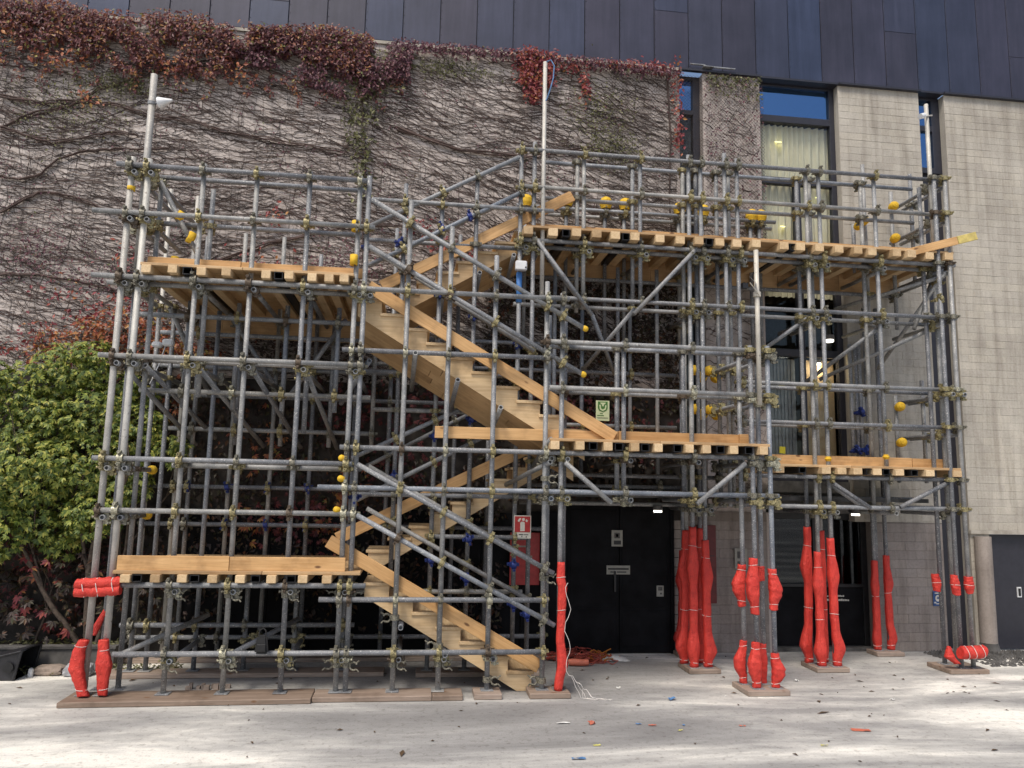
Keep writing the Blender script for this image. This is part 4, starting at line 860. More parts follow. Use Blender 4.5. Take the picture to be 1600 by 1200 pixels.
# scraps of yellow tape wrapped on tubes
for (x, y, z, h) in ((-2.98, 9.33, 5.60, .10), (-2.84, 9.35, 5.34, .13), (-0.84, 9.16, 5.55, .13), (-0.84, 9.16, 5.12, .13), (-3.0, 9.4, 5.07, .07), (-3.5, 9.2, 5.86, .05), (6.72, 10.2, 2.95, .03), (5.83, 10.2, 2.9, .03)):
    tube('tape_wrap', (x, y, z - h / 2), (x + (0.05 if h in (.1, .13) and x < -2 else 0), y, z + h / 2), sc, 'foam_yellow', 0.047)

# ================================================================== TIMBER DECKS
def deck(label, x0, x1, y0, y1, zj, hj, joists, blacks, toe, boards_along_x=True, w=0.105, sheet=0.035, back=0.0):
    t = thing('timber_deck', ((x0 + x1) / 2, (y0 + y1) / 2, zj), label, 'platform')
    for x in joists: plank('joist', (x, y0 + rnd.uniform(-.03, .03), zj + hj / 2), (x, y1, zj + hj / 2), w, hj, 'pine_pale', t, Vector((0, 0, 1)))
    for x in blacks:
        mb = MB(); hh = hj * .46
        for (a, b) in (((-.05, 0, -hh), (-.042, y1 - y0 - .05, hh)), ((.042, 0, -hh), (.05, y1 - y0 - .05, hh)), ((-.042, 0, -hh), (.042, y1 - y0 - .05, -hh + .008)), ((-.042, 0, hh - .008), (.042, y1 - y0 - .05, hh)), ((-.042, .3, -hh + .008), (.042, .31, hh - .008))): mb.box(a, b)
        link('steel_joist', mb.build(), 'black', Matrix.Translation((x, y0 + .03, zj + hj / 2)), t)
    n = max(1, round((y1 - y0 - .05) / 0.26)); wy = (y1 - y0 - .05) / n; z = zj + hj + sheet / 2 + .001
    cuts = [x0, x0 + (x1 - x0) * rnd.uniform(.4, .6), x1]
    for i in range(n):
        yc = y0 + .05 + wy * (i + .5)
        for a, b in zip(cuts[:-1], cuts[1:]): plank('board', (a + .002, yc, z), (b - .002, yc, z), wy - .006, sheet, 'ply', t, Vector((0, 0, 1)))
        cuts[1] = x0 + (x1 - x0) * rnd.uniform(.35, .65)
    if back:
        nbk = 6
        for i in range(nbk):
            xa = x0 + .05 + (x1 - x0 - .1) * i / nbk; xb = x0 + .05 + (x1 - x0 - .1) * (i + 1) / nbk
            block('back_board', (xa + .003, y1 - .03, zj - back), (xb - .003, y1 - .008, zj + hj - .004), 'ply', t)
    for (a, b, zb, h, y, mt) in toe: plank('toe_board', (a, y, zb + h / 2), (b, y, zb + h / 2), h, 0.035, mt, t)
    return t
deck('upper left timber deck with orange toe board and steel joists', -3.28, -0.82, 9.02, 11.2, 4.80, 0.095, [-3.2, -2.89, -2.58, -2.29, -1.84, -1.57, -1.31, -1.11, -0.93], [-2.74, -1.70],
     [(-3.28, -2.2, 4.935, 0.13, 9.32, 'pine'), (-2.195, -0.72, 4.935, 0.125, 9.325, 'pine')], back=0.34)
deck('lowest timber deck near the ground left of the stair', -3.28, -0.58, 9.02, 11.1, 1.283, 0.085, [-3.12, -2.81, -2.53, -2.2, -1.9, -1.56, -1.22, -0.95], [-3.01, -2.4, -1.74, -1.35],
     [(-3.25, -2.05, 1.406, 0.16, 9.12, 'pine'), (-2.045, -0.76, 1.406, 0.155, 9.122, 'pine')], sheet=0.038)
deck('middle timber deck in front, where the two long stair flights meet', 1.6, 4.40, 8.98, 11.1, 2.872, 0.1, [1.66, 1.96, 2.31, 2.64, 2.94, 3.33, 3.56, 3.91, 4.29], [2.13, 2.45, 2.78, 3.19, 3.74, 4.11],
     [(0.22, 2.52, 2.985, 0.145, 9.315, 'pine'), (2.525, 4.12, 2.985, 0.15, 9.315, 'pine'), (4.10, 4.22, 2.985, 0.155, 9.27, 'pine')])
deck('large upper right timber deck with protruding joist ends', 1.40, 7.85, 9.98, 11.3, 5.878, 0.11, [1.43, 1.78, 2.1, 2.39, 2.66, 2.94, 3.31, 3.61, 3.88, 4.19, 4.45, 4.72, 5.15, 5.4, 5.68, 5.99, 6.28, 6.52, 6.89, 7.13, 7.44, 7.73], [1.96, 2.82, 4.04, 5.31],
     [(1.45, 4.0, 6.02, 0.13, 10.33, 'pine'), (4.005, 5.9, 6.02, 0.125, 10.335, 'pine'), (5.905, 7.75, 6.02, 0.12, 10.33, 'pine')], w=0.13, back=0.22)
deck('right hand timber deck in front of the curtained window', 4.94, 7.78, 9.98, 11.25, 2.682, 0.09, [4.99, 5.66, 5.91, 6.13, 6.44, 6.78, 7.25, 7.67], [5.34, 6.34, 6.59, 7.02],
     [(4.94, 7.2, 2.80, 0.15, 10.33, 'pine'), (7.205, 7.74, 2.80, 0.145, 10.325, 'pine')], w=0.13)
yb = thing('loose_plank', (7.9, 10.1, 6.2), 'yellow tipped plank sticking out past the right end of the upper deck', 'plank')
plank('board', (7.12, 10.06, 5.97), (7.85, 9.95, 6.17), 0.12, 0.03, 'pine', yb, Vector((0.1, 1, 0))); plank('painted_tip', (7.855, 9.949, 6.171), (8.13, 9.905, 6.247), 0.12, 0.03, 'plank_tip', yb, Vector((0.1, 1, 0)))

# ================================================================== TIMBER STAIRS
def stair(label, x_start, z_first, run, rise, n, ynear, yfar, direction, plank_pts, plank_y, soffit=True, drop=0.30, sag=0.0):
    """x_start: nosing of first tread; direction -1 climbs to the left, +1 to the right"""
    t = thing('timber_stair', (x_start, (ynear + yfar) / 2, z_first - rise), label, 'stairs')
    d = direction; T = 0.04
    th = math.atan2(rise, run)
    for yy in (ynear, yfar - 0.04):
        dropy = drop + (sag if yy > ynear else 0)
        mb = MB(); top = []                                   # saw-tooth string, one board
        for k in range(n):
            xa = x_start + d * run * k + d * 0.03; xb = x_start + d * run * (k + 1) + d * 0.03; zt = z_first + rise * k - T
            top += [(xa, zt), (xb, zt)]
        xs, zs = top[0]; xe, ze = top[-1]; dz = dropy
        b0 = (xs + d * 0.0, max(0.005, zs - rise * 0.85)); 
        slope = rise / run
        bot = [(xe, ze - dz * 1.0), ]
        zb_at = lambda x: (ze - dz) - slope * abs(xe - x)
        xz = xs
        if zb_at(xs) < 0.005: xz = xe - d * ((ze - dz - 0.005) / slope); bot += [(xz, 0.005), (xs, 0.005)]
        else: bot += [(xs, zb_at(xs))]
        poly = top + bot; N = len(poly)
        vs = [(p[0], yy, p[1]) for p in poly] + [(p[0], yy + 0.04, p[1]) for p in poly]
        bm = bmesh.new(); va = [bm.verts.new(v) for v in vs]
        bm.faces.new(va[:N]); bm.faces.new(va[N:][::-1])
        for i in range(N): j = (i + 1) % N; bm.faces.new((va[i], va[N + i], va[N + j], va[j]))
        bm.normal_update(); bmesh.ops.triangulate(bm, faces=[f for f in bm.faces if len(f.verts) > 4]); bmesh.ops.recalc_face_normals(bm, faces=bm.faces)
        me = bpy.data.meshes.new('string'); bm.to_mesh(me); bm.free(); link('stringer', me, 'pine_pale', parent=t)
    for k in range(n):
        xa = x_start + d * run * k; xb = x_start + d * (run * (k + 1) + 0.045); z = z_first + rise * k - T / 2
        c = (xa + xb) / 2
        plank('tread', (c, ynear - 0.025, z), (c, yfar + 0.02, z), abs(xb - xa), T - .002, 'pine_pale', t, Vector((0, 0, 1)))
        if k: 
            xr = x_start + d * run * k + d * 0.045
            plank('riser', (xr, ynear + .041, z_first + rise * (k - .5) - T * .5 - .001), (xr, yfar - .041, z_first + rise * (k - .5) - T * .5 - .001), rise - T - .004, 0.016, 'ply', t, Vector((1, 0, 0)))
    if soffit:
        x0, z0 = x_start + d * (run * 0.6), 0; xe_ = x_start + d * run * n; zt_ = z_first + rise * (n - 1) - T
        ze2 = zt_ - drop - 0.012; nb = 4; bw = (yfar - ynear) / nb
        z_at = lambda x: ze2 - rise / run * abs(xe_ - x)
        for i in range(nb):
            y = ynear + bw * (i + .5); L = [0, rnd.uniform(.28, .38), rnd.uniform(.6, .72), 1]
            for a, b in zip(L[:-1], L[1:]):
                xa = x0 + (xe_ - x0) * (a + .001); xb = x0 + (xe_ - x0) * (b - .001)
                sg = sag * (i + .5) / nb; plank('soffit_board', (xa, y, z_at(xa) - sg), (xb, y, z_at(xb) - sg), math.hypot(bw, sag / nb) - .003, 0.02, 'ply', t, Vector((0, math.sin(math.atan2(sag, yfar - ynear)), math.cos(math.atan2(sag, yfar - ynear)))), 0.002)
    p0, p1 = plank_pts
    plank('guard_board', (p0[0], plank_y, p0[1]), (p1[0], plank_y, p1[1]), 0.155, 0.035, 'pine', t)
    return t
stair('first timber flight rising from the ground to the lowest deck', 1.50, 0.24, 0.2875, 0.17, 7, 9.36, 10.08, -1, ((-0.98, 1.74), (1.55, 0.30)), 9.275, False, 0.13)
stair('second timber flight climbing behind from the lowest deck to the middle deck', -0.60, 1.56, 0.27, 0.16, 9, 10.30, 11.0, 1, ((-0.98, 1.70), (1.72, 3.04)), 10.262, True, 0.12)
stair('third timber flight in front with a boarded underside, up to the upper left deck', 2.13, 3.15, 0.2875, 0.171, 10, 9.36, 10.08, -1, ((-0.66, 4.83), (2.46, 3.05)), 9.275, True, 0.18, 0.25)
stair('topmost timber flight from the upper left deck to the upper right deck', -0.35, 5.06, 0.27, 0.161, 7, 10.35, 11.0, 1, ((-0.55, 5.10), (2.10, 6.58)), 10.262, True, 0.13, 0.16)

# ================================================================== SOLE BOARDS
def sole(label, x0, x1, y0, y1, h=0.055, mat='old_wood', rot=0.0):
    a = Vector(((x0 + x1) / 2, (y0 + y1) / 2, h / 2 + 0.003))
    link('sole_board', boxed(x1 - x0, y1 - y0, h, mat, 0.006), mat, Matrix.Translation(a) @ Matrix.Rotation(rot, 4, 'Z'), None, label, 'plank')
sole('long weathered sole plank under the scaffold legs at left', -3.66, -1.05, 8.92, 9.36, rot=0.012); sole('long weathered sole plank continuing under the middle legs', -1.04, 0.28, 8.98, 9.34); sole('short dark sole plank at the end of the long plank', 0.285, 0.63, 8.98, 9.32)
sole('small sole block under the leg beside the first stair flight', 0.76, 1.08, 9.0, 9.32, 0.06); sole('small sole block at the foot of the stair by the red sleeve', 1.40, 1.88, 9.0, 9.34, 0.06)
sole('small sole block under the front tower of red sleeves', 4.02, 4.55, 8.98, 9.46, 0.06); sole('small sole block under the red sleeves beside the black doors', 3.7, 4.14, 10.08, 10.54, 0.06); sole('small sole block under the red sleeves before the glass door', 5.5, 5.97, 10.08, 10.54, 0.06)
sole('small sole block under the far pair of red sleeves', 6.98, 7.42, 11.02, 11.32, 0.06); sole('small sole block under the right corner legs', 7.34, 7.92, 9.92, 10.42, 0.06); sole('long sole plank under the back row of legs', -3.7, -0.3, 10.12, 10.42, 0.055); sole('sole plank at the wall under the rearmost legs', -3.75, 2.1, 10.95, 11.25, 0.055); sole('small sole block behind the stair', 0.1, 1.7, 10.05, 10.36, 0.055); sole('small sole block near the black doors', 3.9, 4.16, 11.06, 11.3, 0.06)

# ================================================================== RED FOAM SLEEVES
def sleeve(label, base, top, knots, ties=(), seed=0, lean=0.0, flat=0.78):
    """padded red sleeve: knots = (t, radius, dx) along base->top"""
    q = random.Random(seed + 50); b = Vector(base); t_ = Vector(top); N = 44; n = 22; vs = []; fs = []
    def prof(t):
        for i in range(len(knots) - 1):
            if knots[i][0] <= t <= knots[i + 1][0]:
                f = (t - knots[i][0]) / (knots[i + 1][0] - knots[i][0]); f = 0.65 * f + 0.35 * f * f * (3 - 2 * f)
                return knots[i][1] + (knots[i + 1][1] - knots[i][1]) * f, knots[i][2] + (knots[i + 1][2] - knots[i][2]) * f
        return knots[-1][1], knots[-1][2]
    tieset = list(ties)
    for k in range(N + 1):
        t = k / N; r, dx = prof(t); c = b.lerp(t_, t) + Vector((dx, 0, 0))
        for tt in tieset:
            if abs(t - tt) < 0.03: r *= 0.97
        for j in range(n):
            a = 2 * math.pi * j / n; w_ = 1 + 0.09 * noise.noise(Vector((math.cos(a) * 1.3 + seed * 3.1, math.sin(a) * 1.3, t * 9))) + 0.02 * math.sin(t * 40 + seed + a)
            H_ = (t_ - b).length; w_ += 0.07 * (0.5 - abs(noise.noise(Vector((math.cos(a) * 2.2 + seed, math.sin(a) * 2.2, t * H_ * 16 + a * .6 + seed * 7))))) - 0.04
            fl = (a - (4.2 + .5 * math.sin(seed * 2.3))) % (2 * math.pi); w_ *= 1.0 + (0.10 * (1 - fl / 1.2) if fl < 1.2 else 0)
            ca, sa = math.cos(a), math.sin(a); w_ *= 1.0 / (abs(ca) ** 3.2 + abs(sa) ** 3.2) ** (1 / 3.2) * .90
            vs.append((c.x + ca * r * w_, c.y + sa * r * flat * w_, c.z + 0.006 * math.sin(a * 2 + seed)))
    for k in range(N):
        for j in range(n): fs.append((k * n + j, k * n + (j + 1) % n, (k + 1) * n + (j + 1) % n, (k + 1) * n + j))
    fs.append(tuple(range(n))[::-1]); fs.append(tuple(range(N * n, N * n + n)))
    o = link('foam_sleeve', mesh(vs, fs, True), 'red', None, None, label, 'padding', 'red foam sleeves on the scaffold legs')
    for tt in tieset:
        r, dx = prof(tt); c = b.lerp(t_, tt) + Vector((dx, 0, 0)); mb = MB()
        pts = [(c.x + math.cos(a) * r * .97, c.y + math.sin(a) * r * flat * .97, c.z + 0.008 * math.cos(a + seed)) for a in [2 * math.pi * i / 16 for i in range(17)]]
        mb.path(pts, 0.003, 5, False); link('string_tie', mb.build(), 'white_string', None, o)
    return o
def bul(dx, r0=.056, r1=.09): return [(0, r0, 0), (.14, r0 * 1.03, dx * .1), (.36, r1 * .95, dx * .9), (.55, r1, dx), (.86, r0 * 1.05, dx * .1), (1, r0, 0)]
def long_(dx, r0=.057, r1=.098, up=.70): return [(0, r0 * 1.15, dx * .2), (.035, r0 * 1.15, dx * .2), (.12, r1, dx * 1.3), (.27, r0 * 1.1, dx * .2), (.42, r0 * 1.15, 0), (.58, r0 * 1.05, 0), (up, r1 * .95, dx * .6), (.88, r0, 0), (1, r0 * .95, 0)]
t_ = (0.13, 0.87)
sleeve('upper red sleeve on the front left leg of the front tower', (4.19, 9.12, 0.93), (4.18, 9.12, 1.60), bul(-.02), t_, 1); sleeve('upper red sleeve on the front right leg of the front tower', (4.43, 9.12, 0.98), (4.42, 9.12, 1.47), bul(.035), t_, 2); sleeve('upper red sleeve at the left rear of the front tower', (4.12, 9.34, 0.99), (4.13, 9.34, 1.50), bul(-.045), t_, 3); sleeve('short dull red sleeve piece at the right rear of the front tower, upper row', (4.38, 9.34, 1.3), (4.38, 9.34, 1.48), [(0, .05, 0), (1, .05, 0)], (), 4)
sleeve('lower red sleeve on the front left leg of the front tower', (4.19, 9.12, 0.07), (4.19, 9.12, 0.60), bul(-.02, .055, .09), t_, 5); sleeve('lower red sleeve on the front right leg of the front tower', (4.43, 9.12, 0.07), (4.43, 9.12, 0.47), bul(.04, .055, .09), t_, 6); sleeve('lower red sleeve at the left rear of the front tower', (4.12, 9.34, 0.07), (4.13, 9.34, 0.58), bul(-.05, .05, .08), t_, 7); sleeve('lower red sleeve at the right rear of the front tower', (4.38, 9.34, 0.07), (4.38, 9.34, 0.54), bul(.0, .045, .06), (.87,), 8)
tl = (.03, .40, .86)
sleeve('tall red sleeve, front left of the cluster beside the black doors', (3.81, U, 0.07), (3.81, U, 1.92), long_(-.01), tl, 9); sleeve('tall red sleeve, front right of the cluster beside the black doors', (4.0, U, 0.07), (3.99, U, 1.74), long_(.03), tl, 10); sleeve('tall red sleeve, rear left of the cluster beside the black doors', (3.76, 10.42, 0.07), (3.79, 10.42, 1.86), long_(-.04), tl, 11); sleeve('tall red sleeve, rear right of the cluster beside the black doors', (4.0, 10.42, 0.07), (4.0, 10.42, 1.89), long_(.0, .05, .06), tl, 12); sleeve('dim red sleeve on the leg at the wall beside the black doors', (4.0, 11.2, 0.07), (4.02, 11.2, 1.52), long_(-.03), (.2, .5), 13)
sleeve('tall red sleeve, front left of the cluster before the glass door', (5.63, U, 0.07), (5.62, U, 1.60), long_(-.01), tl, 14); sleeve('tall red sleeve, front right of the cluster before the glass door', (5.85, U, 0.07), (5.82, U, 1.79), long_(.035), tl, 15); sleeve('tall red sleeve, rear left of the cluster before the glass door', (5.57, 10.42, 0.07), (5.60, 10.42, 1.93), long_(-.04), tl, 16); sleeve('tall red sleeve, rear right of the cluster before the glass door', (5.80, 10.42, 0.07), (5.81, 10.42, 1.88), long_(0, .05, .06), tl, 17)
sleeve('left red sleeve of the far pair against the block wall', (7.10, 11.2, 0.07), (7.10, 11.2, 1.40), long_(-.01, .055, .075), (.05, .6), 18); sleeve('right red sleeve of the far pair against the block wall', (7.31, 11.2, 0.07), (7.30, 11.2, 1.48), long_(.03, .055, .08), (.05, .6), 19)
sleeve('short red sleeve, leftmost on the right corner legs', (7.46, 10.28, 1.06), (7.46, 10.28, 1.30), [(0, .05, 0), (.5, .068, 0), (1, .055, -.02)], (.5,), 20); sleeve('short red sleeve, middle of the right corner legs', (7.58, 10.05, 1.04), (7.57, 10.05, 1.31), [(0, .058, .01), (.5, .07, 0), (1, .05, -.01)], (.5,), 21); sleeve('short red sleeve, rightmost on the right corner legs', (7.79, 10.05, 1.06), (7.78, 10.05, 1.29), [(0, .05, 0), (.4, .075, 0), (1, .062, 0)], (.5,), 22)
sleeve('big red sleeve leaning at the foot of the left end leg', (-3.47, 9.10, 0.075), (-3.56, 9.10, 0.66), [(0, .065, 0), (.15, .062, -.02), (.5, .085, -.055), (.8, .07, -.02), (1, .062, .04)], (.12, .9), 23); sleeve('red sleeve on the second leg from the left', (-3.28, 9.12, 0.075), (-3.32, 9.12, 0.66), [(0, .05, 0), (.2, .06, 0), (.55, .085, .01), (.85, .058, 0), (1, .055, 0)], (.12, .82), 24)
sleeve('thin red sleeve strip behind the left end leg', (-3.52, 9.40, 0.66), (-3.43, 9.44, 0.95), [(0, .055, -.03), (1, .03, 0)], (), 25)
sleeve('long wavy red sleeve at the foot of the stair with string dangling', (1.77, 9.12, 0.07), (1.77, 9.12, 1.53), [(0, .055, -.02), (.06, .06, -.01), (.2, .07, .03), (.38, .055, .0), (.6, .055, .01), (.8, .062, .02), (.86, .06, .0), (1, .048, 0)], (.62, .88), 26)
def hsleeve(label, a, b, r, seed, n2=2):
    a = Vector(a); b = Vector(b); mb = MB(); N = 14
    for q in range(n2):
        pts = [a.lerp(b, i / N) + Vector((0, 0, 0.006 * math.sin(i * 1.9 + q + seed) + (q - (n2 - 1) / 2) * r * 1.5)) for i in range(N + 1)]
        mb.path(pts, [r * (1 + 0.06 * math.sin(i * 2.3 + q * 2 + seed)) * (0.93 if i in (0, N) else 1) for i in range(N + 1)], 14)
    o = link('foam_sleeve', mb.build(), 'red', None, None, label, 'padding', 'red foam sleeves on the scaffold legs')
    for f in (.2, .5, .85):
        c = a.lerp(b, f); m2 = MB(); hh = r * (1 + .75 * (n2 - 1)); pts = [(c.x + .03 * math.sin(x_ * 1) * math.cos(x_), c.y + math.cos(x_) * r * 1.03, c.z + math.sin(x_) * hh * 1.04) for x_ in [2 * math.pi * i / 16 for i in range(17)]]
        m2.path(pts, 0.0045, 5, False); link('string_tie', m2.build(), 'white_string', None, o)
hsleeve('folded red pad tied across the two left end legs', (-3.66, 9.11, 1.21), (-3.19, 9.11, 1.235), .058, 1)
hsleeve('red roll lying across the foot of the right corner legs', (7.50, 9.93, 0.285), (7.86, 9.93, 0.30), .085, 3, 1)
sleeve('curled red strip end beside the roll at the right corner', (7.40, 9.98, 0.13), (7.34, 9.98, 0.36), [(0, .05, .09), (.4, .075, 0), (1, .03, .03)], (), 30)

# ================================================================== SIGNS, LAMPS, SMALL THINGS
def sign(name, label, cat, x0, x1, z0, z1, y, mat, marks, depth=0.006):
    t = thing(name, ((x0 + x1) / 2, y, z0), label, cat)
    block('plate', (x0, y, z0), (x1, y + depth, z1), mat, t, 0.001)
    for (nm, a, b, c, d, m_) in marks: block(nm, (x0 + (x1 - x0) * a, y - .0025, z0 + (z1 - z0) * c), (x0 + (x1 - x0) * b, y - .0005, z0 + (z1 - z0) * d), m_, t, 0)
    return t
def flat(parent, name, pts, y, mat, th=0.002):
    n = len(pts); vs = [(p[0], y - th, p[1]) for p in pts] + [(p[0], y, p[1]) for p in pts]
    fs = [tuple(range(n)), tuple(range(n, 2 * n))[::-1]] + [(i, n + i, n + (i + 1) % n, (i + 1) % n) for i in range(n)]
    bm = bmesh.new(); va = [bm.verts.new(v) for v in vs]
    for f in fs: bm.faces.new([va[i] for i in f])
    bm.normal_update(); bmesh.ops.triangulate(bm, faces=[f for f in bm.faces if len(f.verts) > 4]); bmesh.ops.recalc_face_normals(bm, faces=bm.faces); me = bpy.data.meshes.new('flat'); bm.to_mesh(me); bm.free()
    return link(name, me, mat, None, parent)
s = sign('extinguisher_sign', 'red and white fire extinguisher sign hung on the legs behind the stair', 'sign', 1.32, 1.55, 1.74, 2.04, 10.10, 'paper', [('red_field', .05, .95, .27, .96, 'sign_red'), ('caption', .12, .2, .16, .2, 'ink'), ('caption', .3, .55, .15, .19, 'ink'), ('caption', .58, .85, .15, .18, 'ink'), ('caption', .45, .5, .06, .12, 'ink'), ('caption', .7, .76, .05, .1, 'ink')])
def P(a, c): return (1.32 + .23 * a, 1.74 + .30 * c)
flat(s, 'pictogram', [P(.37, .32), P(.63, .32), P(.63, .68), P(.58, .73), P(.42, .73), P(.37, .68)], 10.097, 'paper', .0015)
for pp in ([P(.2, .76), P(.3, .71), P(.42, .86), P(.34, .9)], [P(.5, .75), P(.64, .8), P(.6, .9), P(.47, .87)], [P(.66, .76), P(.76, .71), P(.82, .78), P(.72, .84)]): flat(s, 'pictogram', pp, 10.097, 'paper', .0015)
s = sign('green_notice', 'pale green notice with a dark green emblem above the middle deck', 'sign', 2.44, 2.63, 3.34, 3.62, 10.18, 'sign_palegreen', [('text_line', .1, .6, .24, .28, 'sign_green'), ('text_line', .1, .9, .13, .155, 'ink'), ('text_line', .3, .5, .34, .38, 'sign_green')])
def P(a, c): return (2.44 + .19 * a, 3.34 + .28 * c)
flat(s, 'emblem', [P(.14, .95), P(.14, .62), P(.24, .5), P(.5, .44), P(.76, .5), P(.86, .62), P(.86, .95)], 10.177, 'sign_green', .0015)
for pp in ([P(.3, .9), P(.72, .9), P(.66, .82), P(.36, .82)], [P(.24, .78), P(.34, .8), P(.36, .62), P(.5, .55), P(.66, .62), P(.68, .78), P(.78, .76), P(.72, .56), P(.5, .48), P(.28, .56)], [P(.44, .82), P(.58, .82), P(.58, .72), P(.44, .72)]): flat(s, 'emblem_detail', pp, 10.174, 'sign_palegreen', .0012)
sign('door_notice', 'small paper notice with a round stamp, upper on the black doors', 'notice', 2.965, 3.135, 1.56, 1.80, 11.325, 'paper_dull', [('stamp', .25, .75, .5, .85, 'conc_dark'), ('stamp_hole', .38, .62, .58, .77, 'paper_dull'), ('text_block', .2, .85, .12, .36, 'ink')])
sign('door_notice', 'wide pale notice across the middle of the black doors', 'notice', 2.89, 3.25, 1.15, 1.28, 11.325, 'paper_dull', [('text_line', .06, .94, .52, .72, 'ink'), ('text_line', .16, .4, .2, .34, 'ink'), ('text_line', .44, .84, .2, .34, 'ink')])
sign('door_notice', 'small dim notice low at the right of the black doors', 'notice', 3.66, 3.77, 0.83, 0.99, 11.325, 'paper_dull', [('mark', .2, .8, .55, .9, 'conc_dark'), ('mark', .5, .7, .2, .35, 'ink')])
s = sign('blue_notice', 'small blue notice with a white emblem on the block wall', 'sign', 8.18, 8.34, 0.69, 0.92, 11.375, 'sign_blue', [('text_line', .2, .8, .82, .9, 'paper'), ('text_line', .1, .32, .18, .28, 'paper'), ('text_line', .32, .72, .12, .18, 'paper'), ('text_line', .72, .9, .18, .28, 'paper')])
def P(a, c): return (8.18 + .16 * a, .69 + .23 * c)
flat(s, 'emblem', [P(.5 + .28 * math.cos(a), .52 + .22 * math.sin(a)) for a in [2 * math.pi * i / 14 for i in range(14)]], 11.372, 'paper', .0015); flat(s, 'emblem_detail', [P(.38, .52), P(.5, .66), P(.62, .52), P(.5, .46)], 11.369, 'sign_blue', .0012)
sign('wall_notice', 'dull notice on the block wall behind the front tower', 'notice', 4.9, 5.1, 1.25, 1.55, 11.33, 'paper_dull', [('stamp', .2, .8, .5, .85, 'conc_dark'), ('text_block', .2, .85, .1, .36, 'conc_dark')])
sign('red_sign', 'dim red panel with faint pale marks behind the stair foot', 'sign', 1.42, 1.86, 1.0, 1.75, 11.25, 'sign_red', [('mark', .2, .7, .72, .75, 'paper_dull'), ('mark', .55, .75, .5, .56, 'paper_dull')])
sign('red_box', 'dark red hose box on the block wall beside the tall red sleeves', 'box', 4.28, 4.55, 0.75, 1.9, 11.20, 'box_red', [('door_seam', .1, .9, .6, .61, 'ink')], 0.12)
s = thing('door_lettering', (6.75, 11.58, 0.7), 'two short lines of white lettering on the glass door', 'lettering')
rr = random.Random(4)
for (z, n_, h) in ((.80, 11, .022), (.735, 13, .028)):
    x = 6.52
    for i in range(n_):
        wl_ = rr.uniform(.014, .026); block('letter', (x, 11.584, z), (x + wl_, 11.588, z + h * rr.uniform(.7, 1.2)), 'paper', s, 0); x += wl_ + .007
for (x, z, lb_) in ((5.86, 4.13, 'yellow sticky note higher on the window glass'), (5.84, 3.09, 'yellow sticky note lower on the window glass')):
    o = link('sticky_note', boxed(.10, .004, .11, 'note', 0.001), 'note', Matrix.Translation((x, 11.572, z)) @ Matrix.Rotation(.06, 4, 'Y'), None, lb_, 'note')
sign('white_notice', 'bright white paper notice on the wall right of the lower window', 'notice', 6.97, 7.19, 3.74, 4.06, 11.375, 'litter_white', [('fold', .0, 1, .8, .83, 'conc_dark'), ('text_line', .1, .8, .6, .63, 'paper_dull')])
def lamp(label, x, y, z, r=.06, mat='lamp_w'):
    t = thing('ceiling_lamp', (x, y, z), label, 'lamp'); mb = MB(); mb.cyl((x, y, z), (x, y, z + .03), r, 18); link('diffuser', mb.build(), mat, parent=t)
    mb = MB(); mb.cyl((x, y, z + .03), (x, y, z + .10), r * 1.15, 18); link('housing', mb.build(), 'conc_dark', parent=t)
lamp('round lit ceiling lamp above the black doors', 3.53, 10.85, 2.09); lamp('round lit ceiling lamp before the glass door', 6.61, 10.85, 2.09); lamp('lit lamp hanging under the upper right deck', 6.28, 10.85, 4.74, .075)
ld = bpy.data.lights.new('room_lamp_light', 'POINT'); ld.energy = 4; ld.color = (1, 0.82, 0.55); ld.shadow_soft_size = 0.08
lo_ = bpy.data.objects.new('room_lamp_light', ld); C.objects.link(lo_); lo_.location = (6.55, 11.67, 4.45)
lamp('small lit lamp inside the lower window above the tan screen', 6.55, 11.67, 4.52, .05)
# white switch box on the blue painted leg
t = thing('junction_box', (1.34, 10.1, 5.39), 'white junction box strapped to the blue painted leg', 'box'); block('case', (1.27, 10.06, 5.385), (1.43, 10.15, 5.515), 'white', t, .012)
mb = MB(); mb.cyl((1.41, 10.06, 5.42), (1.41, 10.052, 5.42), .012, 10); link('knob', mb.build(), 'ink', parent=t); block('strap', (1.29, 10.15, 5.43), (1.39, 10.17, 5.46), 'ink', t)
# lamps / cameras on masts
def floodlamp(label, x, y, z, d):
    t = thing('mast_lamp', (x, y, z), label, 'lamp'); mb = MB()
    mb.cyl((x, y, z), (x + d * .10, y - .03, z), .012, 8); link('bracket', mb.build(), 'tube', parent=t)
    mb = MB(); c = Vector((x + d * .10, y - .03, z)); e = Vector((x + d * .26, y - .07, z + .03)); mb.cyl(c, e, .075, 16, .012); link('hood', mb.build(), 'white', parent=t)
    mb = MB(); mb.cyl((x, y, z - .02), (x, y, z + .02), .05, 10); link('clamp', mb.build(), 'tube', parent=t)
floodlamp('white horn shaped lamp on the tall left mast', -3.40, 9.33, 7.02, 1)
t = thing('mast_camera', (7.62, 10.1, 8.18), 'small white camera clamped near the top of the right mast', 'camera'); mb = MB(); mb.cyl((7.44, 10.05, 8.14), (7.52, 10.07, 8.17), .042, 12); link('body', mb.build(), 'white', parent=t); mb = MB(); mb.path([(7.52, 10.07, 8.17), (7.57, 10.1, 8.17), (7.62, 10.12, 8.2), (7.68, 10.1, 8.2)], .012, 6); link('bracket', mb.build(), 'tube_light', parent=t)
t = thing('mast_floodlight', (4.28, 9.0, 5.05), 'white floodlight on the mast above the middle deck end', 'lamp')
bm = bmesh.new(); va = [bm.verts.new(v) for v in ((4.14, 8.98, 5.15), (4.14, 8.90, 5.10), (4.26, 8.98, 5.03), (4.26, 9.03, 5.08), (4.16, 8.86, 5.05))]
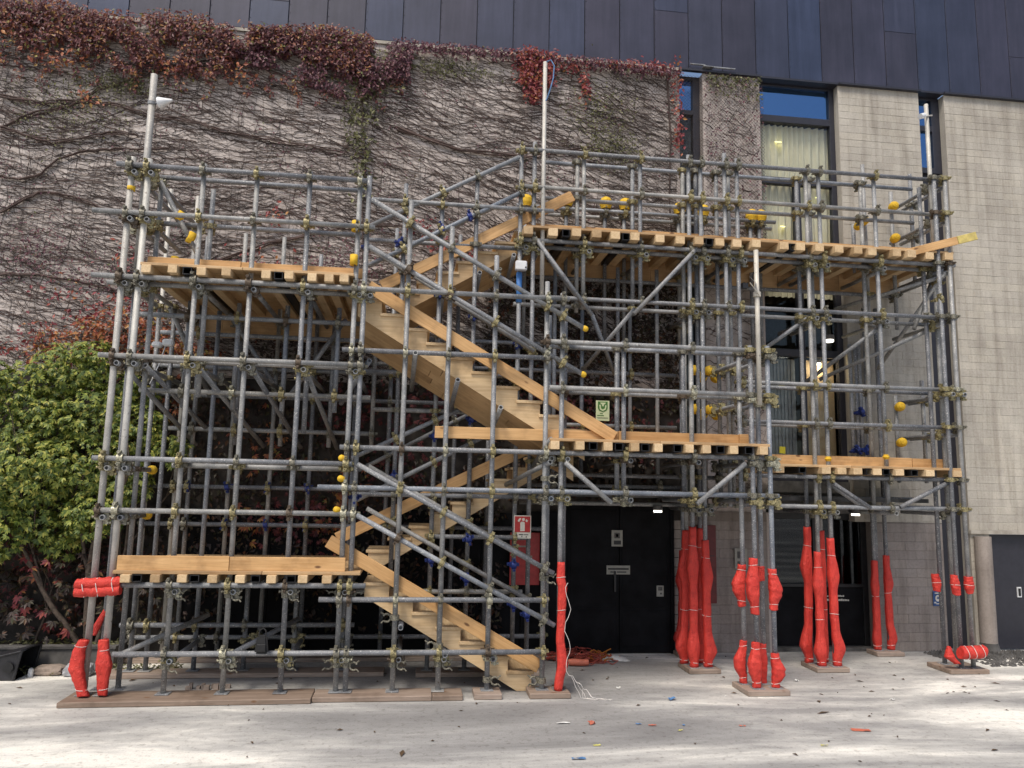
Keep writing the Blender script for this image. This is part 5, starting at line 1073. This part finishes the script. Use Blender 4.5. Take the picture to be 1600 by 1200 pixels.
for f in ((0, 1, 2, 3), (1, 4, 2), (0, 4, 1), (0, 3, 2, 4)): bm.faces.new([va[i] for i in f])
bmesh.ops.recalc_face_normals(bm, faces=bm.faces); me = bpy.data.meshes.new('hood'); bm.to_mesh(me); bm.free(); link('hood', me, 'white', parent=t)
mb = MB(); mb.box((4.05, 8.95, 4.98), (4.12, 9.02, 5.05)); link('sensor', mb.build(), 'black', parent=t); mb = MB(); mb.path([(4.28, 9.0, 4.92), (4.2, 8.97, 5.0), (4.15, 8.97, 5.06)], .008, 6); mb.cyl((4.28, 9.05, 4.9), (4.28, 9.05, 4.96), .05, 10); link('bracket', mb.build(), 'tube_light', parent=t)
t = thing('hanging_lamp', (-3.25, 10.0, 4.05), 'pair of small white lamp hoods hanging under the upper left deck', 'lamp')
for (a, b) in (((-3.36, 9.9, 4.07), (-3.24, 10.0, 4.14)), ((-3.235, 9.9, 4.09), (-3.10, 10.0, 4.18))): block('hood', a, b, 'white', t, .02)
mb = MB(); mb.path([(-3.2, 9.95, 4.1), (-3.26, 9.95, 3.85), (-3.35, 9.95, 3.6)], .007, 5); mb.path([(-3.14, 9.95, 4.1), (-3.12, 9.95, 3.82)], .007, 5); link('wire', mb.build(), 'white', parent=t)
mb = MB(); mb.path([(1.66, 10.08, 8.50), (1.72, 10.06, 8.52), (1.77, 10.06, 8.44), (1.76, 10.06, 8.25), (1.72, 10.07, 8.08), (1.68, 10.08, 7.95), (1.66, 10.08, 7.9)], .010, 6)
link('cable_loop', mb.build(), 'litter_blue', None, None, 'pale blue cable looped at the top of the centre mast', 'cable')
# bag hanging on the lowest rail
t = thing('shoulder_bag', (-1.62, 9.08, 0.52), 'small black bag hanging on the lowest rail at left', 'bag'); bm = bmesh.new(); bmesh.ops.create_cube(bm, size=1)
for v in bm.verts:
    k = 0.7 if v.co.z > 0 else 1.0; v.co = Vector((-1.62 + v.co.x * .15 * k, 9.03 + v.co.y * .08 * k, .62 + v.co.z * .2))
bmesh.ops.bevel(bm, geom=bm.edges[:], offset=.02, segments=2, affect='EDGES'); me = bpy.data.meshes.new('bag'); bm.to_mesh(me); bm.free(); link('body', me, 'cloth_bag', parent=t)
mb = MB(); mb.path([(-1.66, 9.03, .71), (-1.65, 9.04, .77), (-1.62, 9.05, .79), (-1.59, 9.04, .77), (-1.58, 9.03, .71)], .007, 5); link('strap', mb.build(), 'cloth_bag', parent=t)
block('pocket', (-1.67, 8.975, .545), (-1.57, 8.992, .63), 'cloth_bag', t, .006)
# tipped black tub at the left edge, stones
t = thing('tipped_tub', (-5.0, 10.3, 0), 'black plastic tub tipped on its side at the left edge', 'tub')
v = [(-5.6, 10.1, 0.0), (-4.66, 10.1, 0.0), (-4.60, 10.1, 0.34), (-5.6, 10.1, 0.10), (-5.6, 10.6, 0.0), (-4.66, 10.6, 0.0), (-4.60, 10.6, 0.34), (-5.6, 10.6, 0.10)]
link('shell', mesh(v, [(0, 3, 7, 4), (3, 2, 6, 7), (0, 1, 2, 3), (4, 7, 6, 5), (0, 4, 5, 1)]), 'tarp', parent=t); mb = MB(); mb.path([(-4.66, 10.1, 0.01), (-4.60, 10.1, .34), (-4.60, 10.6, .34), (-4.66, 10.6, .01)], .018, 6); mb.path([(-4.60, 10.1, .34), (-5.6, 10.1, .10)], .014, 6); link('rim', mb.build(), 'tarp', parent=t)
mb = MB(); mb.cyl((-4.72, 10.07, .16), (-4.72, 10.098, .16), .06, 14); link('boss', mb.build(), 'black', parent=t)
def rock(label, x, y, sx, sy, sz, mat, seed):
    bm = bmesh.new(); bmesh.ops.create_icosphere(bm, subdivisions=3, radius=1)
    for v in bm.verts:
        q = v.co.copy(); m_ = max(abs(q.x), abs(q.y), abs(q.z)); b_ = q / m_ * .85; q = q.lerp(b_, .65) * (1 + .14 * noise.noise(q * 1.7 + Vector((seed * 5, 0, 0))))
        v.co = Vector((x + q.x * sx, y + q.y * sy, max(0, sz * .8 + q.z * sz)))
    me = bpy.data.meshes.new('rock'); bm.to_mesh(me); bm.free(); link('stone_block', me, mat, None, None, label, 'stone')
rock('pale bluish stone block lying by the left legs', -4.02, 10.35, .19, .13, .085, 'stone', 1); rock('brownish stone block beside the pale one', -4.38, 10.42, .19, .13, .065, 'stone_warm', 2); rock('small white stone near the tipped tub', -4.56, 10.3, .03, .03, .06, 'white', 3)
# broken masonry under the scaffold
rubble = random.Random(9); mb = MB()
for i in range(9):
    bx_ = -2.55 + i * .055 + rubble.uniform(-.02, .02); by_ = 9.6 + rubble.uniform(-.05, .05); h_ = rubble.uniform(.03, .075); mb.box((bx_, by_, .001), (bx_ + rubble.uniform(.03, .06), by_ + .06, h_))
link('rubble_row', mb.build(), 'stone_warm', None, None, 'row of small broken masonry pieces behind the left sole plank', 'rubble', None, 'stuff')
# nets and cloth heap by the doors
mb = MB(); hr = random.Random(14)
for i in range(60):
    a = Vector((hr.uniform(2.0, 2.7), hr.uniform(10.7, 11.2), hr.uniform(.01, .10))); pts = [a]
    for k in range(7): pts.append(pts[-1] + Vector((hr.uniform(-.12, .14), hr.uniform(-.05, .05), hr.uniform(-.045, .045)))); pts[-1].z = min(max(.008, pts[-1].z), .16 - .12 * abs(pts[-1].x - 2.4))
    mb.path(pts, .007, 4)
t = thing('net_heap', (2.4, 10.95, 0), 'heap of reddish netting and rope by the black doors', 'net'); link('red_strands', mb.build(), 'net', parent=t, kind='stuff'); mb = MB()
for i in range(18):
    a = Vector((hr.uniform(2.5, 2.85), hr.uniform(10.8, 11.1), hr.uniform(.02, .12))); pts = [a]
    for k in range(5): pts.append(pts[-1] + Vector((hr.uniform(-.03, .09), hr.uniform(-.04, .04), hr.uniform(-.05, .03)))); pts[-1].z = max(.01, pts[-1].z)
    mb.path(pts, .009, 4)
link('orange_strands', mb.build(), 'net_orange', parent=t, kind='stuff')
def crumple(x, y, L, W_, H, n=10, seed=0):
    q = random.Random(seed); vs = []; fs = []
    for i in range(n):
        for j in range(n):
            u, v_ = i / (n - 1) - .5, j / (n - 1) - .5; e = (1 - (2 * u) ** 2) * (1 - (2 * v_) ** 2)
            vs.append((x + u * L + q.uniform(-.1, .1) * L / n, y + v_ * W_, .006 + e * H * q.uniform(.3, 1) + q.uniform(0, .2) * H))
    for i in range(n - 1):
        for j in range(n - 1): a = i * n + j; fs.append((a, a + n, a + n + 1, a + 1))
    me = mesh(vs, fs, True); o_ = me; return me
o = link('crumpled_cloth', crumple(2.9, 10.95, .42, .25, .07, 12, 3), 'litter_white', None, None, 'crumpled whitish cloth beside the net heap', 'cloth')
mb = MB(); mb.path([(2.18, 10.62, .05), (2.26, 10.6, .055), (2.36, 10.59, .05), (2.45, 10.58, .055)], [.042, .048, .045, .042], 12); link('foam_offcut', mb.build(), 'litter_red', None, None, 'orange red foam offcut lying by the net heap', 'foam')
# dangling string
mb = MB(); sr = random.Random(6)
pts = [(1.84, 9.05, 1.30)]
z = 1.3
while z > .25: z -= .05; pts.append((1.84 + .035 * math.sin(z * 14) + sr.uniform(-.008, .008) + (.5 - min(z, .5)) * .12, 9.04, z))
x, y = pts[-1][0], 9.03
for k in range(22): x += .022; pts.append((x, y - .012 * k * .5 + .02 * math.sin(k), max(.008, .25 - k * .02 + .015 * math.sin(k * 1.7))))
mb.path(pts, .0035, 5)
for q in range(4):
    p = pts[len(pts) // 2 + q * 3]; pp = [p]
    for k in range(10): pp.append((pp[-1][0] + sr.uniform(.0, .05), pp[-1][1] + sr.uniform(-.03, .02), max(.006, pp[-1][2] - .06)))
    mb.path(pp, .003, 5)
link('dangling_string', mb.build(), 'white_string', None, None, 'tangle of whitish string dangling from the wavy red sleeve', 'string')
# red/white scrap cable hanging and grey debris near the right corner
mb = MB(); gr_ = random.Random(8)
for i in range(2600):
    x = 7.9 + gr_.random() ** .8 * 2.9; y = 11.25 - gr_.random() ** 1.6 * (.9 if x > 8.3 else .35); h = gr_.uniform(.01, .035) + .07 * max(0, (y - 10.6)) * gr_.random(); s_ = gr_.uniform(.012, .03)
    mb.add([(x - s_, y - s_, 0), (x + s_, y - s_ * .6, 0), (x + s_ * .7, y + s_, 0), (x - s_, y + s_ * .8, 0), (x, y, h)], [(0, 1, 4), (1, 2, 4), (2, 3, 4), (3, 0, 4)])
link('gravel_debris', mb.build(), 'conc_dark', None, None, 'dark gravel and debris along the wall foot at right', 'gravel', None, 'stuff')
# litter -----------------------------------------------------------------------
def scrap(label, cat, x, y, L, W_, mat, rot, h=.012):
    q = random.Random(int(x * 100)); vs = []; fs = []; n = 5
    for i in range(n):
        for j in range(3):
            u, v_ = (i / (n - 1) - .5) * L * .72, (j / 2 - .5) * W_ * .72; c_, s_ = math.cos(rot), math.sin(rot)
            vs.append((x + u * c_ - v_ * s_, y + u * s_ + v_ * c_, .005 + h * q.random()))
    for i in range(n - 1):
        for j in range(2): a = i * 3 + j; fs.append((a, a + 3, a + 4, a + 1))
    link('litter_scrap', mesh(vs, fs), mat, None, None, label, 'litter', 'scraps of litter on the ground')
scrap('blue scrap near the front tower of red sleeves', 'l', 3.05, 8.89, .13, .07, 'litter_blue', .3, .03); scrap('flat white and dark strip in front of the stair foot', 'l', 1.61, 8.09, .2, .05, 'litter_white', .1); scrap('orange scrap right of the white strip', 'l', 1.9, 8.05, .10, .07, 'litter_red', .5, .03); scrap('small blue sliver in the centre foreground', 'l', 2.39, 8.02, .08, .03, 'litter_blue', -.3); scrap('red sliver beside the blue sliver', 'l', 2.52, 7.96, .11, .04, 'litter_red', -.1)
scrap('long blue scrap nearest the camera', 'l', 1.55, 7.05, .18, .045, 'litter_blue', .05, .015); scrap('small red scrap straight before the front tower', 'l', 3.46, 7.89, .10, .03, 'litter_red', 0); scrap('torn pink red scrap at right foreground', 'l', 4.64, 7.68, .26, .09, 'litter_red', -.2, .01); scrap('yellow sliver in the centre foreground', 'l', 2.75, 7.78, .08, .03, 'litter_yellow', .2); scrap('yellow sliver at the right foreground', 'l', 4.0, 7.25, .09, .04, 'litter_yellow', -.2); scrap('faint yellow scrap low in the centre', 'l', 1.8, 7.4, .10, .04, 'litter_yellow', .1); scrap('white scrap between the stair and the tower', 'l', 2.55, 9.4, .06, .05, 'litter_white', .4, .03); scrap('white paper scrap right of the tower', 'l', 4.98, 9.66, .07, .05, 'litter_white', .2, .03); scrap('white scrap towards the right edge', 'l', 5.7, 8.75, .08, .05, 'litter_white', -.4, .02); scrap('tiny white scrap left of the front tower', 'l', 3.75, 9.0, .045, .03, 'litter_white', .1)
scrap('small yellow and blue bits near the centre', 'l', 2.85, 7.95, .05, .03, 'litter_blue', .9)
mb = MB(); dr = random.Random(31)
for i in range(150):
    x, y = dr.uniform(-5, 9), dr.uniform(6.3, 11.2)
    if dr.random() < .35: y = dr.uniform(8.8, 11.2)
    s_ = dr.uniform(.006, .022) * (1.6 if dr.random() < .15 else 1); a = dr.uniform(0, 6.3); u = Vector((math.cos(a), math.sin(a), 0)); v_ = Vector((-u.y, u.x, 0)); c = Vector((x, y, .006)); l_ = dr.uniform(1, 3)
    mb.add([c - u * s_ * l_, c + v_ * s_ * .7 + Vector((0, 0, .012)), c + u * s_ * l_, c - v_ * s_ * .7 + Vector((0, 0, .008))], [(0, 1, 2), (0, 2, 3)])
link('dry_leaf_scatter', mb.build(), 'dry_leaf', None, None, 'dry leaf bits and grit scattered over the ground', 'leaves', None, 'stuff')
bpy.context.view_layer.update()
